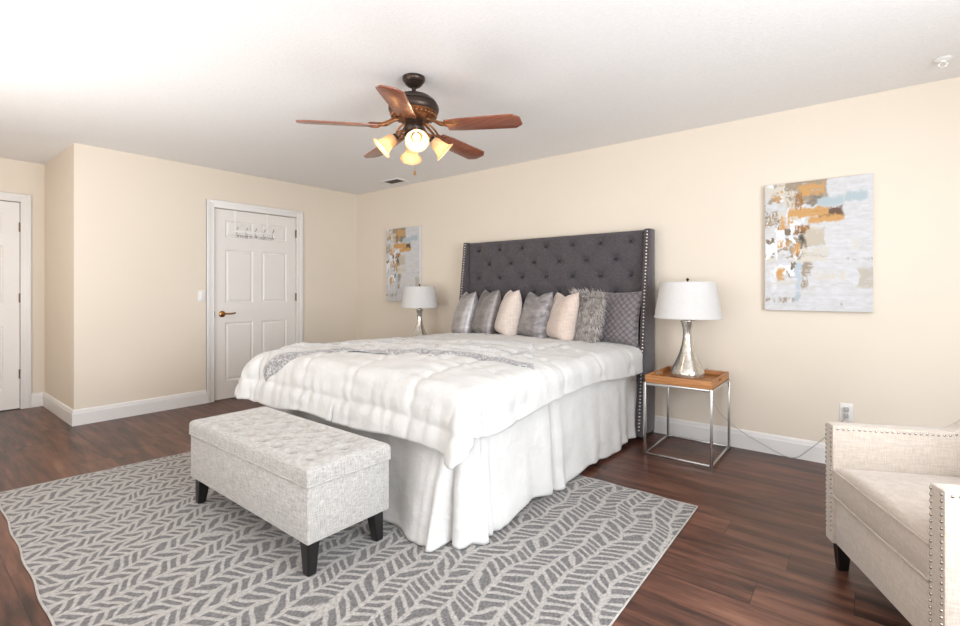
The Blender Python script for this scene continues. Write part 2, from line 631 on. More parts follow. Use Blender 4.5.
def lathe(bm, prof, seg=32, mat=None, cap=True):
    rings = []
    for (r, z) in prof:
        rings.append([bm.verts.new((r * math.cos(2 * PI * i / seg), r * math.sin(2 * PI * i / seg), z)) for i in range(seg)])
    fs = []
    for a, b in zip(rings[:-1], rings[1:]):
        for i in range(seg):
            fs.append(bm.faces.new((a[i], a[(i + 1) % seg], b[(i + 1) % seg], b[i])))
    if cap:
        fs.append(bm.faces.new(rings[0][::-1]))
        fs.append(bm.faces.new(rings[-1]))
    bmesh.ops.recalc_face_normals(bm, faces=fs)
    vs = [v for r in rings for v in r]
    if mat is not None:
        bmesh.ops.transform(bm, matrix=mat, verts=vs)
    return vs


def tube(bm, pts, r, seg=8, taper=None):
    pts = [Vector(p) for p in pts]
    rings = []
    n = len(pts)
    prev = None
    for i, p in enumerate(pts):
        t = (pts[min(i + 1, n - 1)] - pts[max(i - 1, 0)]).normalized()
        if prev is None:
            up = Vector((0, 0, 1)) if abs(t.z) < 0.9 else Vector((1, 0, 0))
            a = t.cross(up).normalized()
        else:
            a = (prev - t * prev.dot(t)).normalized()
        prev = a
        b = t.cross(a)
        rr = r if taper is None else r * taper[i]
        rings.append([bm.verts.new(p + (a * math.cos(2 * PI * k / seg) + b * math.sin(2 * PI * k / seg)) * rr) for k in range(seg)])
    for A, C_ in zip(rings[:-1], rings[1:]):
        for k in range(seg):
            bm.faces.new((A[k], A[(k + 1) % seg], C_[(k + 1) % seg], C_[k]))
    bm.faces.new(rings[0][::-1])
    bm.faces.new(rings[-1])


def smooth_path(pts, n=8):
    """Catmull-Rom through the points"""
    P = [Vector(p) for p in pts]
    P = [P[0] * 2 - P[1]] + P + [P[-1] * 2 - P[-2]]
    out = []
    for i in range(1, len(P) - 2):
        for k in range(n):
            t = k / n
            a, b, c, d = P[i - 1], P[i], P[i + 1], P[i + 2]
            out.append(0.5 * ((2 * b) + (c - a) * t + (2 * a - 5 * b + 4 * c - d) * t * t + (3 * b - a - 3 * c + d) * t ** 3))
    out.append(P[-2])
    return out


def grid(bm, f, nu, nv, uv=False):
    V = [[bm.verts.new(f(i / nu, j / nv)) for i in range(nu + 1)] for j in range(nv + 1)]
    lay = bm.loops.layers.uv.new('UVMap') if uv else None
    for j in range(nv):
        for i in range(nu):
            fc = bm.faces.new((V[j][i], V[j][i + 1], V[j + 1][i + 1], V[j + 1][i]))
            if uv:
                for lp, (a, b) in zip(fc.loops, ((i, j), (i + 1, j), (i + 1, j + 1), (i, j + 1))):
                    lp[lay].uv = (a / nu, b / nv)
    return V


def solidify(o, t, offset=-1):
    md = o.modifiers.new('thickness', 'SOLIDIFY')
    md.thickness = t
    md.offset = offset


def sphere_bm(r, seg=8, rings=5, flat=1.0, axis='y'):
    bm = B()
    bmesh.ops.create_uvsphere(bm, u_segments=seg, v_segments=rings, radius=r)
    for v in bm.verts:
        if axis == 'y':
            v.co.y *= flat
        elif axis == 'x':
            v.co.x *= flat
        else:
            v.co.z *= flat
    return bm


# ------------------------------------------------------------------ the room
LX, BY, AY, AX, RX, RY, H = -5.335, 4.015, 1.06, -6.5, 1.6, -1.6, 2.44
bm = B()
box(bm, AX - .12, RX + .12, RY - .12, BY + .12, -.1, 0)
tag(obj('floor', bm, M['floor'], smooth=False), kind='structure')
bm = B()
box(bm, AX - .12, RX + .12, RY - .12, BY + .12, H, H + .1)
tag(obj('ceiling', bm, M['ceil'], smooth=False), kind='structure')
bm = B()
box(bm, LX - .12, RX + .12, BY, BY + .12, 0, H)
tag(obj('wall_back', bm, M['wall'], smooth=False), kind='structure')

D1 = (2.205, 3.14, 2.035)     # door 1 opening on the left wall: y0, y1, height
D2 = (-.05, .881, 2.035)      # door 2 opening in the alcove


def wall_with_hole_x(bm, x0, x1, ya, yb, h0, h1, hz0, hz1):
    if hz0 > 0:
        box(bm, x0, x1, h0, h1, 0, hz0)
    box(bm, x0, x1, ya, h0, 0, H)
    box(bm, x0, x1, h1, yb, 0, H)
    box(bm, x0, x1, h0, h1, hz1, H)


bm = B()
wall_with_hole_x(bm, LX - .12, LX, AY + .12, BY, D1[0], D1[1], 0, D1[2])
tag(obj('wall_left', bm, M['wall'], smooth=False), kind='structure')
bm = B()
box(bm, AX - .12, LX, AY, AY + .12, 0, H)
tag(obj('wall_alcove_side', bm, M['wall'], smooth=False), kind='structure')
bm = B()
wall_with_hole_x(bm, AX - .12, AX, RY, AY, D2[0], D2[1], 0, D2[2])
tag(obj('wall_alcove', bm, M['wall'], smooth=False), kind='structure')
W2 = (-3.45, -.05, .28, 2.22)
bm = B()
box(bm, AX - .12, W2[0], RY - .12, RY, 0, H)
box(bm, W2[1], RX + .12, RY - .12, RY, 0, H)
box(bm, W2[0], W2[1], RY - .12, RY, 0, W2[2])
box(bm, W2[0], W2[1], RY - .12, RY, W2[3], H)
tag(obj('wall_rear', bm, M['wall'], smooth=False), kind='structure')
W1 = (.05, 2.15, .45, 2.15)
bm = B()
wall_with_hole_x(bm, RX, RX + .12, RY, BY, W1[0], W1[1], W1[2], W1[3])
tag(obj('wall_right', bm, M['wall'], smooth=False), kind='structure')


def window(name, along, a0, a1, z0, z1, face, out):
    """sash window in an opening; along 'x' or 'y', face = wall face coordinate, out = direction to the outside"""
    t = link(bpy.data.objects.new(name, None))
    tag(t, kind='structure')

    def bx(bm, a, b, c, d, e0, e1):
        lo, hi = sorted((face + out * e0, face + out * e1))
        if along == 'x':
            box(bm, a, b, lo, hi, c, d, .003)
        else:
            box(bm, lo, hi, a, b, c, d, .003)
    g = B()
    bx(g, a0 + .04, a1 - .04, z0 + .04, z1 - .04, .088, .094)
    obj('window_pane', g, M['glass'], t, smooth=False)
    f = B()
    bx(f, a0, a0 + .05, z0, z1, .06, .11)
    bx(f, a1 - .05, a1, z0, z1, .06, .11)
    bx(f, a0 + .05, a1 - .05, z0, z0 + .05, .06, .11)
    bx(f, a0 + .05, a1 - .05, z1 - .05, z1, .06, .11)
    mid = (a0 + a1) / 2
    bx(f, mid - .03, mid + .03, z0 + .05, z1 - .05, .062, .108)
    obj('window_frame', f, M['trim'], t)
    c = B()
    bx(c, a0 - .08, a0, z0 - .08, z1 + .08, -.018, 0)
    bx(c, a1, a1 + .08, z0 - .08, z1 + .08, -.018, 0)
    bx(c, a0, a1, z1, z1 + .08, -.018, 0)
    bx(c, a0, a1, z0 - .08, z0, -.03, 0)
    obj('window_casing', c, M['trim'], t)


window('window_1', 'y', W1[0], W1[1], W1[2], W1[3], RX, 1)
window('window_2', 'x', W2[0], W2[1], W2[2], W2[3], RY, -1)

# baseboards ---------------------------------------------------------
BP = [(0, 0), (.015, 0), (.015, .103), (.012, .112), (.011, .124), (.006, .135), (0, .138)]


def base(name, p0, p1, nrm, m0=0, m1=0):
    """baseboard of the moulded profile from p0 to p1, nrm into the room; m = mitre (+1 outer corner, -1 inner)"""
    bm = B()
    d = (Vector(p1) - Vector(p0)).normalized()
    ra = [bm.verts.new((p0[0] + nrm[0] * q - d.x * q * m0, p0[1] + nrm[1] * q - d.y * q * m0, z)) for q, z in BP]
    rb = [bm.verts.new((p1[0] + nrm[0] * q + d.x * q * m1, p1[1] + nrm[1] * q + d.y * q * m1, z)) for q, z in BP]
    n = len(BP)
    fs = [bm.faces.new(ra), bm.faces.new(rb[::-1])]
    for i in range(n):
        fs.append(bm.faces.new((ra[i], ra[(i + 1) % n], rb[(i + 1) % n], rb[i])))
    bmesh.ops.recalc_face_normals(bm, faces=fs)
    tag(obj(name, bm, M['trim'], smooth=False), kind='structure')


CW = .085   # casing width
base('baseboard_back', (LX, BY), (RX, BY), (0, -1), -1, -1)
base('baseboard_left', (LX, AY), (LX, D1[0] - CW + .01), (1, 0), 1, 0)
base('baseboard_left_far', (LX, D1[1] + CW - .01), (LX, BY), (1, 0), 0, -1)
base('baseboard_alcove_side', (AX, AY), (LX, AY), (0, -1), -1, 1)
base('baseboard_alcove_near', (AX, D2[1] + CW - .01), (AX, AY), (1, 0), 0, -1)
base('baseboard_alcove', (AX, RY), (AX, D2[0] - CW + .01), (1, 0), -1, 0)
base('baseboard_rear', (AX, RY), (RX, RY), (0, 1), -1, -1)
base('baseboard_right', (RX, RY), (RX, BY), (-1, 0), -1, -1)


# doors --------------------------------------------------------------
def door(idx, X, y0, y1, h, hinge_z, handle):
    """six-panel door in a wall facing +x, hinges on the high-y side"""
    t = link(bpy.data.objects.new('door_%d' % idx, None))
    t.location = (X, (y0 + y1) / 2, 0)
    tag(t, kind='structure')
    off = (-X, -(y0 + y1) / 2, 0)
    xf = X - .012                       # face of the slab, a little behind the wall
    a, b = y0 + .004, y1 - .004
    wd = b - a
    ys = [0, .115, wd / 2 - .05, wd / 2 + .05, wd - .115, wd]
    zs = [.008, .20, .82, 1.03, 1.60, 1.735, 1.915, h - .006]
    bm = B()
    V = [[bm.verts.new((xf, a + y, z)) for y in ys] for z in zs]
    panels = []
    fs = []
    for j in range(len(zs) - 1):
        for i in range(len(ys) - 1):
            f = bm.faces.new((V[j][i], V[j][i + 1], V[j + 1][i + 1], V[j + 1][i]))
            fs.append(f)
            if i in (1, 3) and j in (1, 3, 5):
                panels.append(f)
    bmesh.ops.recalc_face_normals(bm, faces=fs)
    if fs[0].normal.x < 0:
        bmesh.ops.reverse_faces(bm, faces=fs)
    for th, dp in ((.012, -.009), (.012, 0), (.022, .007)):
        bmesh.ops.inset_individual(bm, faces=panels, thickness=th, depth=dp)
    # edges and back of the slab
    r = bmesh.ops.extrude_face_region(bm, geom=[f for f in bm.faces])
    vs = [g for g in r['geom'] if isinstance(g, bmesh.types.BMVert)]
    for v in vs:
        v.co.x = xf - .04
    bmesh.ops.recalc_face_normals(bm, faces=bm.faces)
    obj('door_panel', bm, M['door'], t, smooth=False, off=off)
    j = B()
    box(j, X - .12, X - .06, y0 - .0, y1 + .0, 0, h)  # closing panel coloured dark so the gap round the slab looks shaded
    obj('door_backing', j, M['slot'], t, smooth=False, off=off)
    # casing: two stepped boards round the opening
    for (p0, p1, q0, q1) in ((y0 - CW + .008, y0, 0, h + CW - .01), (y1, y1 + CW - .008, 0, h + CW - .01)):
        pass
    c = B()
    o_, i_ = CW - .008, 0.004
    for th, w0, w1 in ((.014, 0, CW - .008), (.02, .045, CW - .008), (.017, .004, .014)):
        box(c, X, X + th, y0 - w1, y0 - w0, 0, h + w1, .002)
        box(c, X, X + th, y1 + w0, y1 + w1, 0, h + w1, .002)
        box(c, X, X + th * .99, y0 - w0, y1 + w0, h + w0, h + w1, .002)
    obj('door_casing', c, M['trim'], t, off=off)
    for z in hinge_z:
        hb = B()
        lathe(hb, [(.0055, z - .045), (.0055, z + .045)], 10, Matrix.Translation((X + .004, y1 - .003, 0)))
        box(hb, X - .014, X - .010, y1 - .011, y1 - .004, z - .045, z + .045)
        obj('hinge', hb, M['hinge'], t, off=off)
    if handle:
        hy, hz = handle
        r_ = B()
        lathe(r_, [(.034, 0), (.034, .006), (.026, .012), (.012, .014), (.011, .045), (.0, .047)], 20,
              Matrix.Translation((xf, hy, hz)) @ Matrix.Rotation(PI / 2, 4, 'Y'), cap=False)
        ho = obj('door_handle', r_, M['brass'], t, off=off)
        l_ = B()
        tube(l_, smooth_path([(xf + .045, hy - .006, hz), (xf + .05, hy + .03, hz + .004), (xf + .05, hy + .07, hz + .002), (xf + .047, hy + .12, hz + .008)], 5), .0085, 8)
        obj('lever', l_, M['brass'], ho, off=off)
        s_ = B()
        box(s_, xf, xf + .006, y0 + .003, y0 + .012, hz - .03, hz + .03)
        obj('strike_plate', s_, M['hinge'], t, off=off)
    return t


door(1, LX, D1[0], D1[1], D1[2], (.30, 1.085, 1.84), (2.29, .914))
door(2, AX, D2[0], D2[1], D2[2], (.345, 1.092, 1.789), (.03, .914))

# ------------------------------------------------------------------ rug
RC = [(-3.90, .425), (-.685, .345), (-.715, 2.765), (-3.67, 2.775)]


def rug_pt(u, v, z):
    a, b, c, d = [Vector((p[0], p[1], 0)) for p in RC]
    p = (a * (1 - u) + b * u) * (1 - v) + (d * (1 - u) + c * u) * v
    e = .003
    p.x += e * (math.sin(v * 39) + .6 * math.sin(v * 71)) * (1 - u) ** 3
    p.y += e * math.sin(u * 52) * (1 - v) ** 4 * 1.3 + .004 * math.sin(u * 71) * v ** 4
    p.z = z
    return p


rug = thing('rug', 'large grey and cream herringbone chevron rug under the bed and bench', 'rug', (-2.24, 1.57, 0))
bm = B()
grid(bm, lambda u, v: rug_pt(u, v, .0075 + .0008 * noise.noise((u * 30, v * 24, 0))), 120, 96)
ro = obj('rug_weave', bm, M['rug'], rug)
ro.location = (2.24, -1.57, 0)
solidify(ro, .006)
bm = B()
edge = [rug_pt(i / 80, 0, .005) for i in range(80)] + [rug_pt(1, i / 60, .005) for i in range(60)] + \
       [rug_pt(1 - i / 80, 1, .005) for i in range(80)] + [rug_pt(0, 1 - i / 60, .005) for i in range(61)]
tube(bm, edge, .0045, 6)
e_ = obj('binding', bm, M['rugedge'], rug)
e_.location = (2.24, -1.57, 0)

# ------------------------------------------------------------------ bed
XC = -2.333
HX0, HX1 = -3.328, -1.355
bed_base = Vector((XC, 2.8, 0))
bed = thing('bed', 'king bed with tall charcoal button-tufted wingback headboard', 'bed', bed_base)
bo = -bed_base
WT = .05
ty = 3.895


def wing_front(z):
    return 3.872 - (1.668 - z) * .116


cols = [-3.165 + k * .272 for k in range(7)]
buttons = []
for z, odd in ((1.577, 0), (1.435, 1), (1.295, 0), (1.153, 1), (1.01, 0), (.87, 1)):
    for k in range(7 - odd):
        buttons.append((cols[k] + (.136 if odd else 0), z))
px0, px1, pz0, pz1 = HX0 + WT, HX1 - WT, .22, 1.662


def head_panel(u, v):
    x = px0 + (px1 - px0) * u
    z = pz0 + (pz1 - pz0) * v
    ed = min(1, min(x - px0, px1 - x, pz1 - z + .004) / .035)
    ed = max(0, ed)
    y = ty + .03 * (1 - math.sqrt(max(0, 1 - (1 - ed) ** 2)))
    for bx_, bz in buttons:
        dx, dz = x - bx_, z - bz
        d2 = dx * dx + dz * dz
        if d2 < .05:
            y += .030 * math.exp(-d2 / .0013) + .022 * math.exp(-d2 / .0065)
            y += .005 * math.exp(-(abs(abs(dx) - abs(dz) * .96) / .012) ** 2) * math.exp(-d2 / .012)
    y += .0016 * noise.noise((x * 9, z * 9, 3))
    return (x, y, z)


bm = B()
grid(bm, head_panel, 230, 170)
hp = obj('headboard', bm, M['head'], bed, off=bo)
bm = B()
box(bm, px0 + .002, px1 - .002, 3.945, 3.984, .02, pz1 - .002, .004)
obj('headboard_back', bm, M['head'], bed, off=bo)
for name, bx_, bz in [('button', b[0], b[1]) for b in buttons]:
    bmm = sphere_bm(.013, 10, 6, .55)
    bt = obj('button', bmm, M['button'], hp, off=Vector((bx_, ty + .028, bz)) + bo)
nail_me = None
nails = 0
for side, (x0, x1) in ((1, (px1, HX1)), (-1, (HX0, px0))):
    bm = B()
    prism(bm, [(3.984, .035), (wing_front(.035), .035), (wing_front(1.668), 1.668), (3.984, 1.668)], x0, x1, 'x', .007)
    wg = obj('wing', bm, M['head'], bed, off=bo)
    lst = []
    z = 1.645
    while z > (.06 if side > 0 else 1.0):
        lst.append(z)
        z -= .0265
    for z in lst:
        if nail_me is None:
            bmm = sphere_bm(.009, 8, 5, .6)
            o = obj('nailhead', bmm, M['nail'], wg)
            nail_me = o.data
        else:
            o = link(bpy.data.objects.new('nailhead', nail_me))
            o.parent = wg
        o.location = Vector(((x0 + x1) / 2, wing_front(z) - .0015, z)) + bo
        nails += 1
    ft = B()
    box(ft, x0 + .005, x1 - .005, 3.75, 3.97, 0, .035)
    obj('foot', ft, M['black'], bed, smooth=False, off=bo)
bm = B()
box(bm, XC - .84, XC + .84, 1.78, 3.88, .12, .40, .01)
obj('box_spring', bm, M['mattress'], bed, off=bo)
for lx in (XC - .7, XC + .7):
    for ly in (1.95, 3.6):
        bm = B()
        lathe(bm, [(.03, .0), (.035, .12)], 12, Matrix.Translation((lx, ly, .009 if ly < 2.5 else 0)))
        obj('leg', bm, M['black'], bed, off=bo)
bm = B()
box(bm, XC - .85, XC + .85, 1.755, 3.885, .405, .665, .05, 4)
obj('mattress', bm, M['mattress'], bed, off=bo)

# ------------------------------------------------------------------ bed skirt
SKX = .90
SKY = 1.70


def skirt_path(s):
    """plan position and outward normal along left side, foot and right side; s in metres"""
    L1 = 3.86 - SKY - .05
    q = .05 * PI / 2
    L2 = 2 * SKX - .1
    if s < L1:
        return Vector((XC - SKX, 3.86 - s, 0)), Vector((-1, 0, 0))
    s -= L1
    if s < q:
        a = s / .05
        n = Vector((-math.cos(a), -math.sin(a), 0))
        return Vector((XC - SKX + .05, SKY + .05, 0)) + n * .05, n
    s -= q
    if s < L2:
        return Vector((XC - SKX + .05 + s, SKY, 0)), Vector((0, -1, 0))
    s -= L2
    if s < q:
        a = s / .05
        n = Vector((math.sin(a), -math.cos(a), 0))
        return Vector((XC + SKX - .05, SKY + .05, 0)) + n * .05, n
    s -= q
    return Vector((XC + SKX, SKY + .05 + s, 0)), Vector((1, 0, 0))


S1 = 3.86 - SKY - .05
ST = 2 * S1 + PI * .05 + 2 * SKX - .1
SCOR = S1 + PI * .05 / 2 + 2 * SKX - .1         # start of the right foot corner


def gs(x, c, w_):
    return math.exp(-((x - c) / w_) ** 2)


def skirt_pt(u, v):
    s = u * ST
    p, n = skirt_path(s)
    t = 1 - v                                   # 0 top .. 1 hem
    z = .60 * (1 - t) + .012 * t
    k = s - SCOR
    out = .004 + .028 * t
    # general soft folds
    out += t * ((.010 if k < .2 else .004) * math.sin(s * 23 + 2 * math.sin(s * 3.1)) + .010 * noise.noise((s * 5, t * 1.2, 1)))
    if s < SCOR - .02 and s > S1:
        out += t * (.06 + .07 * gs(k, -.05, .22))      # the foot panel kicks out to the right corner
    # pleats bunched at the corner
    env = gs(k, .05, .12)
    out += env * t * (.028 * math.sin(k * 95) + .02)
    # right side: flat panels, a deep split pleat, folds to the head
    y = SKY + .05 + (k - .0785)
    if k > .08:
        out += -.10 * gs(y, 2.425, .013) * (0.55 + .45 * t) + .03 * t * gs(y, 2.50, .045) + .016 * t * gs(y, 2.36, .05)
        out += .016 * t * gs(y, 2.05, .14) - .012 * t * gs(y, 2.21, .05)
        out += t * (.012 * gs(y, 2.95, .05) - .012 * gs(y, 3.06, .04) + .014 * gs(y, 3.3, .07) + .010 * math.sin((y - 3.3) * 40) * gs(y, 3.55, .25))
        z += t * (.016 + .012 * math.sin(y * 9 + 1.0) + .012 * gs(y, 2.2, .1))
    wv = noise.noise((s * 3.3, z * 4.2, 7)) * .010 + noise.noise((s * 8 + z * 5, z * 9, 2)) * .005
    out += wv * min(1, t * 3)
    p = p + n * out
    p.z = max(z, .011)
    return p


bm = B()
grid(bm, skirt_pt, 620, 44)
sk = obj('bed_skirt', bm, M['skirt'], angle=0)
solidify(sk, .002, 1)
tag(sk, 'off-white bed skirt hanging from the mattress to the rug in soft folds', 'bed skirt')

# ------------------------------------------------------------------ comforter
CWD, CL, CR0, CY = .865, 2.15, .07, 3.862
EXR, EXL, EYF = .205, .37, .345


def ctop(u, v):
    a = max(0, 1 - (abs(u) / (CWD + .05)) ** 3)
    foot = 1 - max(0, min(1, (v - (CL - .35)) / .4)) ** 2
    z = .700 + .075 * a ** .8 * (.35 + .65 * foot) * (0.25 + .75 * min(1, v / .8))
    z += .028 * gs(u, -.78, .16) * gs(v, 2.0, .25)
    z += .012 * noise.noise((u * 2.2, v * 2.2, 5))
    return z


def cbase(u, v):
    sg = 1 if u >= 0 else -1
    ex = max(0, abs(u) - CWD)
    ey = max(0, v - CL)
    r = math.hypot(ex, ey)
    uc = max(-CWD, min(CWD, u))
    vc = min(v, CL)
    p = Vector((XC + uc, CY - vc, ctop(uc, vc)))
    if r <= 1e-9:
        return p
    th = math.degrees(math.atan2(ey, ex))
    corner = 4 * (th / 90) * (1 - th / 90)
    if sg > 0:
        phi = 2 * (1 - th / 90) + 10 * th / 90
        phi += 26 * gs(th, 58, 15) - 16 * gs(th, 27, 8) + 12 * gs(th, 10, 6)
    else:
        headness = min(1, v / CL)
        phi = (6 + 8 * headness ** 3) * (1 - th / 90) + 13 * th / 90
        phi += 10 * gs(th, 40, 25) - 6 * gs(th, 75, 8)
    phi = math.radians(phi)
    amax = PI / 2 - phi
    CR = CR0 if sg > 0 else CR0 + .17 * math.cos(math.radians(th)) * min(1, v / CL) ** 2
    if r < CR * amax:
        a = r / CR
        out, dr = CR * math.sin(a), CR * (1 - math.cos(a))
    else:
        q = r - CR * amax
        out, dr = CR * math.sin(amax) + q * math.sin(phi), CR * (1 - math.cos(amax)) + q * math.cos(phi)
    d = Vector((sg * math.cos(math.radians(th)), -math.sin(math.radians(th)), 0))
    p += d * out
    p.z -= dr
    return p


def seam(t, pos, w_):
    return max(gs(t, q, w_) for q in pos)


US = [-.80, -.33, .14, .61]
VS = [.35, .85, 1.35, 1.85, 2.36]


def cheight(u, v):
    s_ = max(seam(u, US, .022), seam(v, VS, .022))
    h = .011 * (1 - s_)
    # puckers across the seams and long soft wrinkles
    h += .004 * seam(u, US, .10) * math.sin(v * 58 + 3 * noise.noise((v * 5, u * 3, 1))) + .004 * seam(v, VS, .09) * math.sin(u * 60 + 3 * noise.noise((u * 5, v * 3, 2)))
    n1 = noise.noise((u * 3.2 + v * 1.2, v * 7.0, 3))
    h += .006 * (1 - abs(n1) * 2) + .005 * noise.noise((u * 9, v * 6, 8))
    if v > CL:
        h += .006 * noise.noise((u * 11, v * 1.5, 11)) * min(1, (v - CL) / .12)
    if abs(u) > CWD:
        h += .005 * noise.noise((v * 10, u * 2, 13)) * min(1, (abs(u) - CWD) / .1)
    return h


def cpoint(u, v, lift=0.0):
    e = .004
    p = cbase(u, v)
    a = cbase(u + e, v) - cbase(u - e, v)
    b = cbase(u, v + e) - cbase(u, v - e)
    n = b.cross(a)
    if n.length < 1e-9:
        n = Vector((0, 0, 1))
    n.normalize()
    return p + n * (cheight(u, v) + lift)


def comf(u, v):
    ul = -CWD - EXL
    uu = ul + (CWD * 2 + EXL + EXR) * u
    vv = (CL + EYF) * v
    # hems wander a little; the right hem lifts towards the head
    if uu > CWD:
        k = (uu - CWD) / EXR
        uu = CWD + k * (EXR + .02 * math.sin(vv * 4.0 + .5) + .035 * gs(vv, CL - .1, .25))
    if vv > CL:
        k = (vv - CL) / EYF
        vv = CL + k * (EYF - .03 * max(0, min(1, (uu + .2) / 1.0)) + .012 * math.sin(uu * 7))
    if uu < -CWD and vv > CL:                    # rounded far corner
        k = math.hypot(uu + CWD, vv - CL)
        if k > .385:
            uu = -CWD + (uu + CWD) * .385 / k
            vv = CL + (vv - CL) * .385 / k
    return cpoint(uu, vv)


bm = B()
grid(bm, comf, 230, 210)
cf = obj('comforter', bm, M['comf'], angle=0)
solidify(cf, .012)
tag(cf, 'puffy white stitched comforter draped over the bed', 'comforter')

# throw blanket across the foot of the bed
TC = [(-.66, CL + .02), (.90, 1.60), (.50, .98), (-.98, 1.62)]       # near-left, near-right, far-right, far-left (u, v)


def throw_pt(a, b):
    c = [Vector((p[0], p[1], 0)) for p in TC]
    q = (c[0] * (1 - a) + c[1] * a) * (1 - b) + (c[3] * (1 - a) + c[2] * a) * b
    q.x += .02 * math.sin(b * 9) * (1 - a)
    q.y += .16 * (a * (1 - a)) * (1 - b) + .02 * math.sin(a * 14) * (1 - b)
    if a < .16:                                  # left end hangs over the corner
        k = (.16 - a) / .16
        q.x -= .10 * k
        q.y += .20 * k * (1 - b)
    lift = .013 + .012 * max(0, math.sin(b * 16 + 2.2 * noise.noise((a * 4, b, 4)))) + .008 * noise.noise((a * 14, b * 6, 5))
    return cpoint(q.x, q.y, lift)


bm = B()
grid(bm, throw_pt, 150, 60, uv=True)
tw = obj('throw_blanket', bm, M['throw'], angle=0)
solidify(tw, .006)
tag(tw, 'thin white throw blanket with speckled grey stripes laid across the foot of the bed', 'blanket')


# ------------------------------------------------------------------ pillows
def pillow_bm(w_, h_, t_, chop=.05, n=36, wr=.004, seed=0.0):
    bm = B()
    def f(sd):
        def g(a, b):
            u, v = a * 2 - 1, b * 2 - 1
            x = w_ / 2 * u * (1 - .10 * (1 - v * v) * abs(u))
            z = h_ / 2 * v * (1 - .08 * (1 - u * u) * abs(v))
            th = t_ / 2 * (max(0, (1 - abs(u) ** 3.4)) ** .55) * (max(0, (1 - abs(v) ** (3.0 if v > 0 else 7.0))) ** .5) * (1.05 - .2 * v)
            z -= chop * math.exp(-(u / .42) ** 2) * ((v + 1) / 2) ** 2
            th *= 1 - .25 * math.exp(-(u / .3) ** 2) * max(0, v) ** 2
            bulge = wr * noise.noise((u * 3 + seed, v * 3, sd * 2)) * (1 if th > .002 else 0)
            return (x, sd * (th + bulge), z + h_ / 2)
        return g
    grid(bm, f(-1), n, n)
    V = grid(bm, f(1), n, n)
    bmesh.ops.remove_doubles(bm, verts=bm.verts, dist=.0006)
    bmesh.ops.recalc_face_normals(bm, faces=bm.faces)
    return bm


def zbed(x, y):
    return cpoint(x - XC, CY - y).z


PIL = [  # name, label, mat, x, y, yaw, lean, w, h, t, chop
    ('throw_pillow', 'silver-grey satin throw pillow at the far left end of the pillow row', 'p_silver', -3.13, 3.60, 35, -13, .37, .47, .18, .05),
    ('throw_pillow', 'pewter sequined throw pillow second from the left in the row', 'p_dark', -2.86, 3.60, 31, -13, .37, .46, .18, .045),
    ('throw_pillow', 'small cream velvet throw pillow between the pewter and the ruched grey pillows', 'p_cream', -2.60, 3.60, 43, -13, .36, .44, .18, .045),
    ('throw_pillow', 'ruched silver-grey satin throw pillow in the middle of the row', 'p_ruche', -2.31, 3.60, 29, -13, .42, .43, .18, .035),
    ('throw_pillow', 'plain blush throw pillow leaning beside the shaggy fur pillow', 'p_blush', -2.05, 3.59, 36, -14, .42, .43, .17, .025),
    ('fur_pillow', 'shaggy long-haired grey fur pillow near the right end of the row', 'p_furbase', -1.87, 3.655, 28, -14, .42, .41, .13, .02),
    ('quilted_pillow', 'large dark mauve quilted pillow leaning on the headboard at the right end', 'p_quilt', -1.625, 3.745, 6, -13, .46, .46, .14, .0),
]
for i, (nm, lab, mt, x, y, yaw, lean, pw, ph, pt, ch) in enumerate(PIL):
    bm = pillow_bm(pw, ph, pt, ch, seed=i * 3.1)
    mat_r = Matrix.Rotation(math.radians(lean), 4, 'X')
    bmesh.ops.transform(bm, matrix=mat_r, verts=bm.verts)
    zb = min(v.co.z for v in bm.verts)
    z0 = zbed(x, y) - zb - .014
    t = thing(nm, lab, 'pillow', (x, y, z0), -math.radians(yaw), 'pillows in a row against the headboard')
    obj('pillow_cover', bm, M[mt], t, angle=0)
    if nm == 'fur_pillow':
        fb = B()
        rnd = random.Random(3)
        for k in range(6500):
            u, v = rnd.uniform(-1, 1), rnd.uniform(-1, 1)
            sd = -1 if rnd.random() < .82 else 1
            th = pt / 2 * (max(0, 1 - abs(u) ** 2.6) ** .62) * (max(0, 1 - abs(v) ** 2.6) ** .62)
            p = mat_r @ Vector((pw / 2 * u * .97, sd * th, ph / 2 * v * .96 + ph / 2))
            n = mat_r @ Vector((u * .55 + rnd.gauss(0, .3), sd * (.55 + .3 * rnd.random()), v * .5 + rnd.gauss(0, .25)))
            n.normalize()
            L = rnd.uniform(.05, .11) * (1 if sd < 0 else .5)
            dn = Vector((rnd.gauss(0, .22) + .25 + u * .2, 0, -.9))
            q1 = p + n * L * .42 + dn * L * .22
            q2 = p + n * L * .62 + dn * L * .75
            if abs(v) > .9 and v > 0:
                q1 = p + n * L * .5 + Vector((0, 0, .014))
                q2 = p + n * L * .9 + Vector((0, 0, .012))
            sdv = n.cross(Vector((rnd.gauss(0, 1), rnd.gauss(0, 1), rnd.gauss(0, 1)))).normalized() * .0022
            a, b_ = fb.verts.new(p - sdv), fb.verts.new(p + sdv)
            c, d = fb.verts.new(q1 - sdv * .8), fb.verts.new(q1 + sdv * .8)
            e = fb.verts.new(q2)
            fb.faces.new((a, b_, d, c))
            fb.faces.new((c, d, e))
        fo = obj('fur', fb, M['fur'], t, angle=0)
        fo['kind'] = 'stuff'
    else:
        # piped seam round the pillow
        pass

